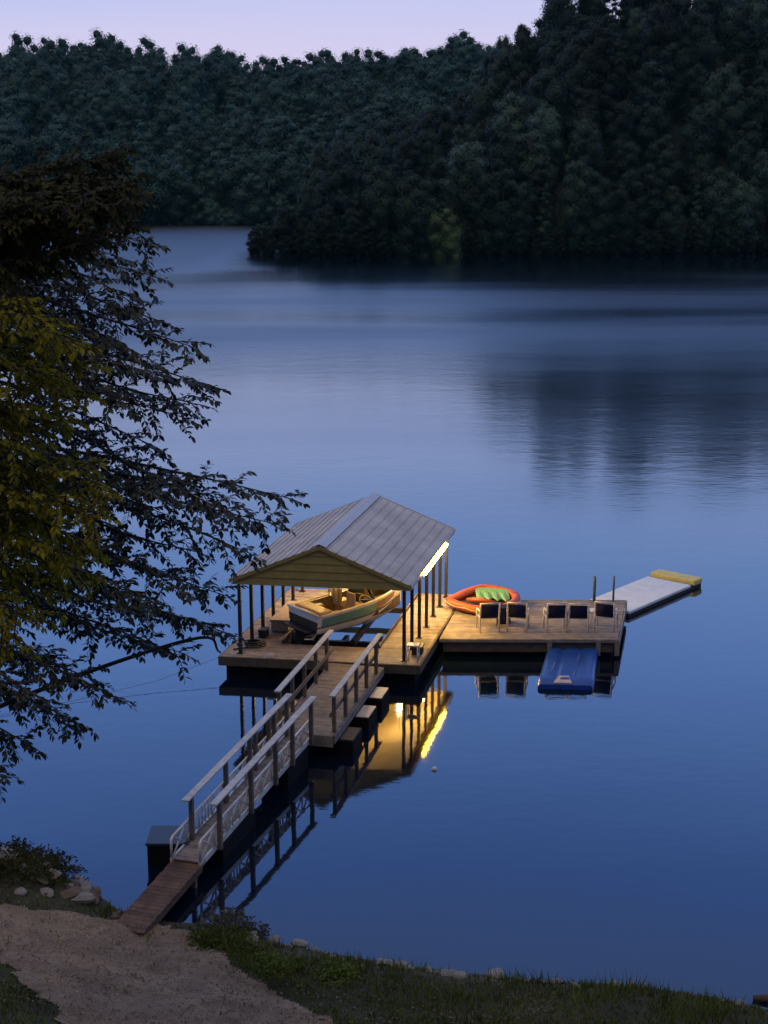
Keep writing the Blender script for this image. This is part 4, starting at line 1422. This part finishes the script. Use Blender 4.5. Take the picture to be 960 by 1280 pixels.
def hill_trees():
    rng = np.random.default_rng(11)
    protos = []
    for i in range(10):
        kind = 'cone' if i in (3, 8) else 'round'
        h = 14.0; w = (6.4 if kind == 'cone' else 8.0) * (.85 + .35 * rng.random())
        m = M['pale_leaf'] if i == 9 else (M['mid_leaf'] if i in (2, 5, 8) else M['far_leaf'])
        V, F = crown_arrays(rng, h, w, 9500, .15, .03 if i % 3 else .08, kind, 24)
        o = np_mesh('crown', V, F, m, smooth=True)
        me = o.data
        bpy.data.objects.remove(o)
        t = MB()
        t.tube([(0, 0, -.6), (.05, 0, 3), (.15, .1, 7), (.2, .1, 12)], [.24, .2, .14, .04], 7)
        for q in range(4):
            a = rng.random() * 6.28; z = 3.5 + q * 1.8
            t.tube([(0.1, .05, z), (1.3 * math.cos(a), 1.3 * math.sin(a), z + 1.4), (2.3 * math.cos(a), 2.3 * math.sin(a), z + 2.2)], [.09, .06, .02], 5)
        to = t.build('trunk', M['bark_far']); tm = to.data
        bpy.data.objects.remove(to)
        protos.append((me, tm))

    def tree(x, y, k, s_, lab, grp=None, tilt=0.0, sz=1.0, name='broadleaf_tree', z=None):
        r = empty(name, (x, y, (hill_h(x, y) if z is None else z) - .3), rng.random() * 6.28 if not tilt else 0)
        if tilt: r.rotation_euler = (0, tilt, 0)
        r.scale = (s_, s_, s_ * sz)
        for nm, me in (('crown', protos[k][0]), ('trunk', protos[k][1])):
            o = bpy.data.objects.new(nm, me); COL.objects.link(o); o.parent = r
        tag(r, lab, 'tree', grp)
    cnt = 0
    # bank row, crowns hanging down over the water
    x = -19.0
    while x < 96:
        y = hill_shore(x) + .2 + rng.random() * 2.5
        k = int(rng.choice([0, 1, 2, 2, 5, 5, 7, 3, 8]))
        if x < -7: k = int(rng.choice([0, 1, 4, 6, 7]))
        tree(x, y, k, (.62 + .45 * rng.random()) * float(np.interp(x, [-20, -7], [.42, 1.0])), 'dark tree standing at the water along the foot of the wooded hill', 'trees along the foot of the hill', sz=.9 + .3 * rng.random())
        x += 2.6 + 2.2 * rng.random(); cnt += 1
    x = -20.0   # low bushes hanging over the water
    while x < 96:
        tree(x, hill_shore(x) - 1.7 + 1.5 * rng.random(), int(rng.choice([0, 1, 4, 6, 7])), .32 + .16 * rng.random(), 'low dark bush hanging over the water along the hill foot', 'bushes along the foot of the hill', sz=.75 + .3 * rng.random(), name='bush', z=.1)
        x += 1.5 + 1.1 * rng.random()
    # hillside
    pts = []
    for j in range(4000):
        x = -18 + 122 * rng.random(); y = 240 + 84 * rng.random()
        if hill_h(x, y) < 1.2: continue
        if y - hill_shore(x) < 5: continue
        # crowns hidden behind the skyline are left out
        if all((x - p[0]) ** 2 + (y - p[1]) ** 2 > 5.9 ** 2 for p in pts): pts.append((x, y))
        if len(pts) > 285: break
    for (x, y) in pts:
        k = int(rng.choice([0, 1, 2, 4, 5, 6, 7, 3], p=[.17, .17, .1, .17, .08, .14, .13, .04]))
        tree(x, y, k, .75 + .5 * rng.random(), 'dark broadleaf tree in the dense wood covering the near hill', 'trees of the wood on the near hill', sz=.85 + .35 * rng.random())
    # the few one can point at
    tree(10.4, 232.8, 9, .72, 'pale yellow-green tree leaning over the water at the hill foot', tilt=-.22, name='leaning_tree')
    tree(4.9, 234.4, 2, 1.05, 'tall round grey-green tree at the water left of the pale leaning tree')
    tree(25.0, 235.5, 8, .75, 'conical grey-green tree at the water right of the pale leaning tree', name='conifer')
    for q, (x, y, lab) in enumerate(((20.5, 296, 'leftmost small round treetop standing up on the skyline gap'), (23.2, 297, 'middle small treetop standing up on the skyline gap'), (26.6, 298, 'rightmost slender treetop standing up on the skyline gap'))):
        tree(x, y, q * 2, .66 if q == 2 else .76, lab, sz=2.1, name='slender_tree')
    tree(37.0, 268, 1, 1.30, 'tallest dark tree on the hill, rising above the frame', sz=1.15)


hill_trees()


def far_forest():
    rng = np.random.default_rng(5)
    protos = [crown_arrays(rng, 13, 10.5 + 2.5 * rng.random(), 2900, .24, .05, 'round', 15 + int(rng.integers(6)), .60) for _ in range(8)]
    AV, AF = [], []
    off = 0
    pts = []
    cell = {}
    for j in range(9000):
        x = -150 + 300 * rng.random(); y = 336 + 150 * rng.random()
        z = far_h(x, y)
        if z < .3: continue
        if x > 60 and y < 420: continue
        cx, cy = int(x // 7.6), int(y // 7.6)
        ok = True
        for a in (-1, 0, 1):
            for b in (-1, 0, 1):
                for p in cell.get((cx + a, cy + b), ()):
                    if (p[0] - x) ** 2 + (p[1] - y) ** 2 < 7.2 ** 2: ok = False
        if not ok: continue
        cell.setdefault((cx, cy), []).append((x, y))
        pts.append((x, y, z))
    for x in np.arange(-120, 60, 2.6):   # dense edge at the water
        y = 336.0
        while far_h(x, y) < .15: y += .5
        pts.append((x + rng.random(), y + .5 + rng.random(), .2, .42 + .25 * rng.random()))
    for p in pts:
        x, y, z = p[:3]
        V, F = protos[int(rng.integers(8))]
        a = rng.random() * 6.28; s_ = p[3] if len(p) > 3 else .75 + .5 * rng.random()
        c, sn = math.cos(a) * s_, math.sin(a) * s_
        W = np.empty_like(V)
        W[:, 0] = V[:, 0] * c - V[:, 1] * sn + x
        W[:, 1] = V[:, 0] * sn + V[:, 1] * c + y
        W[:, 2] = V[:, 2] * s_ * (.85 + .3 * rng.random()) + z - 1.5
        AV.append(W); AF.append(F + off); off += len(V)
    o = np_mesh('forest', np.concatenate(AV), np.concatenate(AF), M['ridge_leaf'], smooth=True)
    tag(o, 'far wooded ridge of rounded crowns across the lake', 'forest', kind='stuff')
    return len(pts)


NF = far_forest()


# ------------------------------------------------------------------ near trees at the left
class LeafTree:
    def __init__(s, base, seed):
        s.base = Vector(base); s.w = MB(None, base); s.r = random.Random(seed); s.leaves = {}

    def limb(s, pts, r0, r1, n=10):
        """smooth limb through control points"""
        P = [Vector(p) for p in pts]
        out = []
        Q = [P[0] * 2 - P[1]] + P + [P[-1] * 2 - P[-2]]
        for i in range(1, len(Q) - 2):
            for k in range(n):
                u = k / n
                p0, p1, p2, p3 = Q[i - 1], Q[i], Q[i + 1], Q[i + 2]
                out.append(.5 * ((2 * p1) + (p2 - p0) * u + (2 * p0 - 5 * p1 + 4 * p2 - p3) * u * u + (3 * p1 - p0 - 3 * p2 + p3) * u ** 3))
        out.append(P[-1])
        m = len(out)
        s.w.tube(out, [r0 + (r1 - r0) * (i / (m - 1)) ** .7 for i in range(m)], 6)
        return out

    def leaf(s, key, p, d, L, W, droop=.3):
        r = s.r
        d = Vector(d); d.normalize()
        up = Vector((r.gauss(0, .45), r.gauss(0, .45), 1)).normalized()
        sd = d.cross(up)
        if sd.length < 1e-3: return
        sd.normalize(); nu = sd.cross(d)
        tip = p + d * L - nu * L * droop
        mid = p + d * L * .45 - nu * L * droop * .25
        a = mid + sd * W + nu * W * .25; b = mid - sd * W + nu * W * .25
        q = p + d * L * .75 - nu * L * droop * .6
        s.leaves.setdefault(key, []).append((tuple(p), tuple(a), tuple(q + sd * W * .7 + nu * W * .15), tuple(tip), tuple(q - sd * W * .7 + nu * W * .15), tuple(b), tuple(mid)))

    def spray(s, key, line, start=.3, tw=.75, step=.12, leafL=.11, flat=.45, droop=.35, dense=1.0):
        r = s.r
        # arc length walk
        tot = sum((line[i + 1] - line[i]).length for i in range(len(line) - 1))
        acc = 0; nxt = tot * start
        side = 1
        for i in range(len(line) - 1):
            seg = (line[i + 1] - line[i]); sl = seg.length
            while acc + sl >= nxt and sl > 0:
                t = nxt / tot
                p = line[i] + seg * ((nxt - acc) / sl)
                d = seg.normalized()
                hz = Vector((-d.y, d.x, 0))
                if hz.length < .05: hz = Vector((1, 0, 0))
                hz.normalize()
                side = -side
                L = tw * (1.0 - .35 * t) * r.uniform(.45, 1.25)
                td = (d * r.uniform(.35, .9) + hz * side * r.uniform(.5, 1) + Vector((0, 0, r.gauss(.02, flat * .5)))).normalized()
                s.twig(key, p, td, L, leafL, droop, dense)
                nxt += step * r.uniform(.7, 1.3)
            acc += sl
        d = (line[-1] - line[-3]).normalized()
        s.twig(key, line[-1], d, tw * .4, leafL, droop, dense)

    def twig(s, key, p, d, L, leafL, droop, dense):
        r = s.r
        n = max(3, int(L / .05 * dense))
        pts = [p]
        q = p.copy(); dd = d.copy()
        for k in range(n):
            dd = (dd + Vector((r.gauss(0, .06), r.gauss(0, .06), -.035 + r.gauss(0, .05)))).normalized()
            q = q + dd * (L / n)
            pts.append(q.copy())
            hz = Vector((-dd.y, dd.x, 0)).normalized() if abs(dd.z) < .98 else Vector((1, 0, 0))
            for sd in ((1, -1) if r.random() < .55 else ((1,) if k % 2 else (-1,))):
                ld = dd * r.uniform(.3, .9) + hz * sd * r.uniform(.5, 1.1) + Vector((0, 0, r.gauss(-.12, .3)))
                l = leafL * r.uniform(.65, 1.25)
                s.leaf(key, q, ld, l, l * r.uniform(.22, .30), droop * r.uniform(.3, 1.4))
        s.leaf(key, q, dd, leafL * 1.1, leafL * .27, droop)
        s.w.tube([pts[0], pts[len(pts) // 2], pts[-1]], [.009, .006, .003], 4, cap=False)

    def finish(s, root, mats, bark):
        s.w.build('trunk', bark, root)
        for key, Ls in s.leaves.items():
            V = np.array(Ls).reshape(-1, 3) - np.array(s.base)
            n = len(Ls)
            i = np.arange(n)[:, None] * 7
            F = np.concatenate([i + np.array([[k, (k + 1) % 6, 6]]) for k in range(6)])
            np_mesh('foliage', V, F, mats[key], root)


def near_tree():
    bx, by = -8.3, 18.4
    base = Vector((bx, by, ground(bx, by) - .15))
    T = LeafTree(base, 21)
    root = empty('broadleaf_tree', base)
    tag(root, 'dark leafy tree reaching over the water at the left of the dock', 'tree')
    top = Vector((bx + 1.6, by + .2, 14.0))
    trunk = T.limb([base, base + Vector((.15, 0, 3)), base + Vector((.5, .1, 6.5)), base + Vector((1.0, .1, 9.6)), top], .22, .03, 10)
    r = random.Random(4)
    ends = [(120, 255, 18.8), (182, 302, 18.2), (140, 318, 17.4), (190, 345, 19.2), (165, 378, 17.8), (196, 400, 18.6), (150, 430, 19.3), (185, 448, 17.4),
            (252, 432, 18.0), (276, 482, 18.6), (240, 520, 17.3), (205, 556, 19.0), (262, 505, 19.4), (225, 470, 17.0), (150, 500, 16.8), (110, 540, 19),
            (290, 622, 18.0), (358, 622, 18.4), (345, 655, 19.2), (325, 690, 17.6), (262, 690, 19.0), (300, 640, 16.9), (215, 640, 18.4), (190, 610, 17.0), (240, 735, 17.2), (290, 742, 18.4),
            (296, 790, 18.2), (236, 770, 19.2), (205, 748, 16.9), (240, 815, 18.0), (180, 800, 18.8), (160, 760, 17.4), (130, 700, 18.2), (150, 660, 19.3),
            (145, 872, 17.8), (118, 850, 18.9), (100, 905, 18.4), (60, 880, 17.2), (35, 930, 18.2), (5, 965, 17.8), (60, 820, 18.8), (20, 860, 19),
            (60, 330, 18.8), (60, 400, 17.2), (40, 460, 18.9), (110, 380, 19.5), (90, 470, 18.0), (60, 540, 18.2), (90, 600, 18.8), (40, 650, 19), (60, 720, 18), (90, 770, 19.2), (20, 780, 18), (20, 350, 17.6), (100, 430, 17.0), (10, 300, 18.4)]
    for (px, py, Y) in ends:
        if 200 < px < 330: px -= 16
        e = at(px, py, Y)
        rise = r.uniform(.3, 1.3)
        zt = e.z + rise
        # attach to the trunk
        tp = min(trunk, key=lambda q: abs(q.z - max(base.z + 3.0, min(zt, 13.6))))
        mid = tp.lerp(e, .5) + Vector((r.uniform(-.2, .2), r.uniform(-.35, .35), .25 + r.uniform(0, .3)))
        pre = tp.lerp(e, .8) + Vector((r.uniform(-.12, .12), r.uniform(-.2, .2), .16))
        ln = T.limb([tp, mid, pre, e], .05, .006, 8)
        T.spray('leaf', ln, start=r.uniform(.45, .62), tw=.58, step=.078, leafL=.098, flat=.9, droop=.3, dense=1.45)
    e = at(276, 816, 18.3)
    tp = trunk[10]
    T.limb([tp, tp.lerp(e, .5) + Vector((0, .2, .3)), at(235, 800, 18.2), e], .06, .012, 8)
    T.finish(root, {'leaf': M['near_leaf']}, M['bark'])
    return sum(len(v) for v in T.leaves.values())


def closer_tree():
    bx, by = -5.6, 11.6
    base = Vector((bx, by, ground(bx, by) - .15))
    T = LeafTree(base, 33)
    root = empty('small_leaved_tree', base)
    tag(root, 'closer tree with hanging foliage coloured as if house-lit, at the left edge', 'tree')
    top = Vector((bx + 1.3, by + .1, 14.3))
    trunk = T.limb([base, base + Vector((.15, 0, 2)), base + Vector((.4, .1, 4.5)), base + Vector((.8, .1, 6.4)), top], .16, .03, 10)
    r = random.Random(9)
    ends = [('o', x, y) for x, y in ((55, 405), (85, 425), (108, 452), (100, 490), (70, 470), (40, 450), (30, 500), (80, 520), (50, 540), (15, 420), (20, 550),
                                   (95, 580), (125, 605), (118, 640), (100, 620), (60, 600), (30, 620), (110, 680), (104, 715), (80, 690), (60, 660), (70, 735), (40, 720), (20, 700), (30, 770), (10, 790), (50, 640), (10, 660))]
    ends += [('b', x, y) for x, y in ((150, 192), (140, 215), (165, 225), (168, 255), (120, 225), (100, 235), (80, 245), (60, 245), (40, 235), (15, 250), (140, 260), (110, 265), (160, 285), (130, 290), (90, 280), (60, 285), (30, 280),
                                      (10, 285), (110, 305), (70, 310), (30, 315), (150, 240), (125, 250), (0, 265))]
    for (key, px, py) in ends:
        Y = r.uniform(11.0, 12.6) if key == 'o' else r.uniform(11.4, 13.2)
        e = at(px, py, Y)
        zt = e.z + (r.uniform(.1, .6) if key == 'o' else -r.uniform(.6, 1.5))
        tp = min(trunk, key=lambda q: abs(q.z - max(base.z + 1.5, min(zt, 14.2))))
        mid = tp.lerp(e, .5) + Vector((0, r.uniform(-.25, .25), .12 + r.uniform(0, .2)))
        ln = T.limb([tp, mid, tp.lerp(e, .8) + Vector((0, 0, .1)), e], .03, .004, 8)
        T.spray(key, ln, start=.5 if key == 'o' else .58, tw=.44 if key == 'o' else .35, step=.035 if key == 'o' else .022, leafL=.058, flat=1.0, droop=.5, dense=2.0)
    T.finish(root, {'o': M['house_lit_leaf'], 'b': M['brown_leaf']}, mat('dark_bark', (.03, .023, .016), .9, .3, 8, bump=.4))  # lower foliage has house light in its colour, upper is plain brown
    return sum(len(v) for v in T.leaves.values())


def make_haze():
    m = bpy.data.materials.new('haze_air')
    m.use_nodes = True
    nt = m.node_tree
    nt.nodes.remove(nt.nodes['Principled BSDF'])
    v = nt.nodes.new('ShaderNodeVolumePrincipled')
    v.inputs['Color'].default_value = (0.25, 0.75, 0.85, 1)
    v.inputs['Density'].default_value = 0.00006
    nt.links.new(v.outputs[0], nt.nodes['Material Output'].inputs['Volume'])
    mb = MB()
    mb.box(-360, 360, -75, 600, -5, 100)
    tag(mb.build('haze', m), 'thin blue dusk haze over the lake', 'haze', kind='stuff')


make_haze()
print('far trees', NF, 'leaves', near_tree(), closer_tree())
print('objects', len(bpy.data.objects))
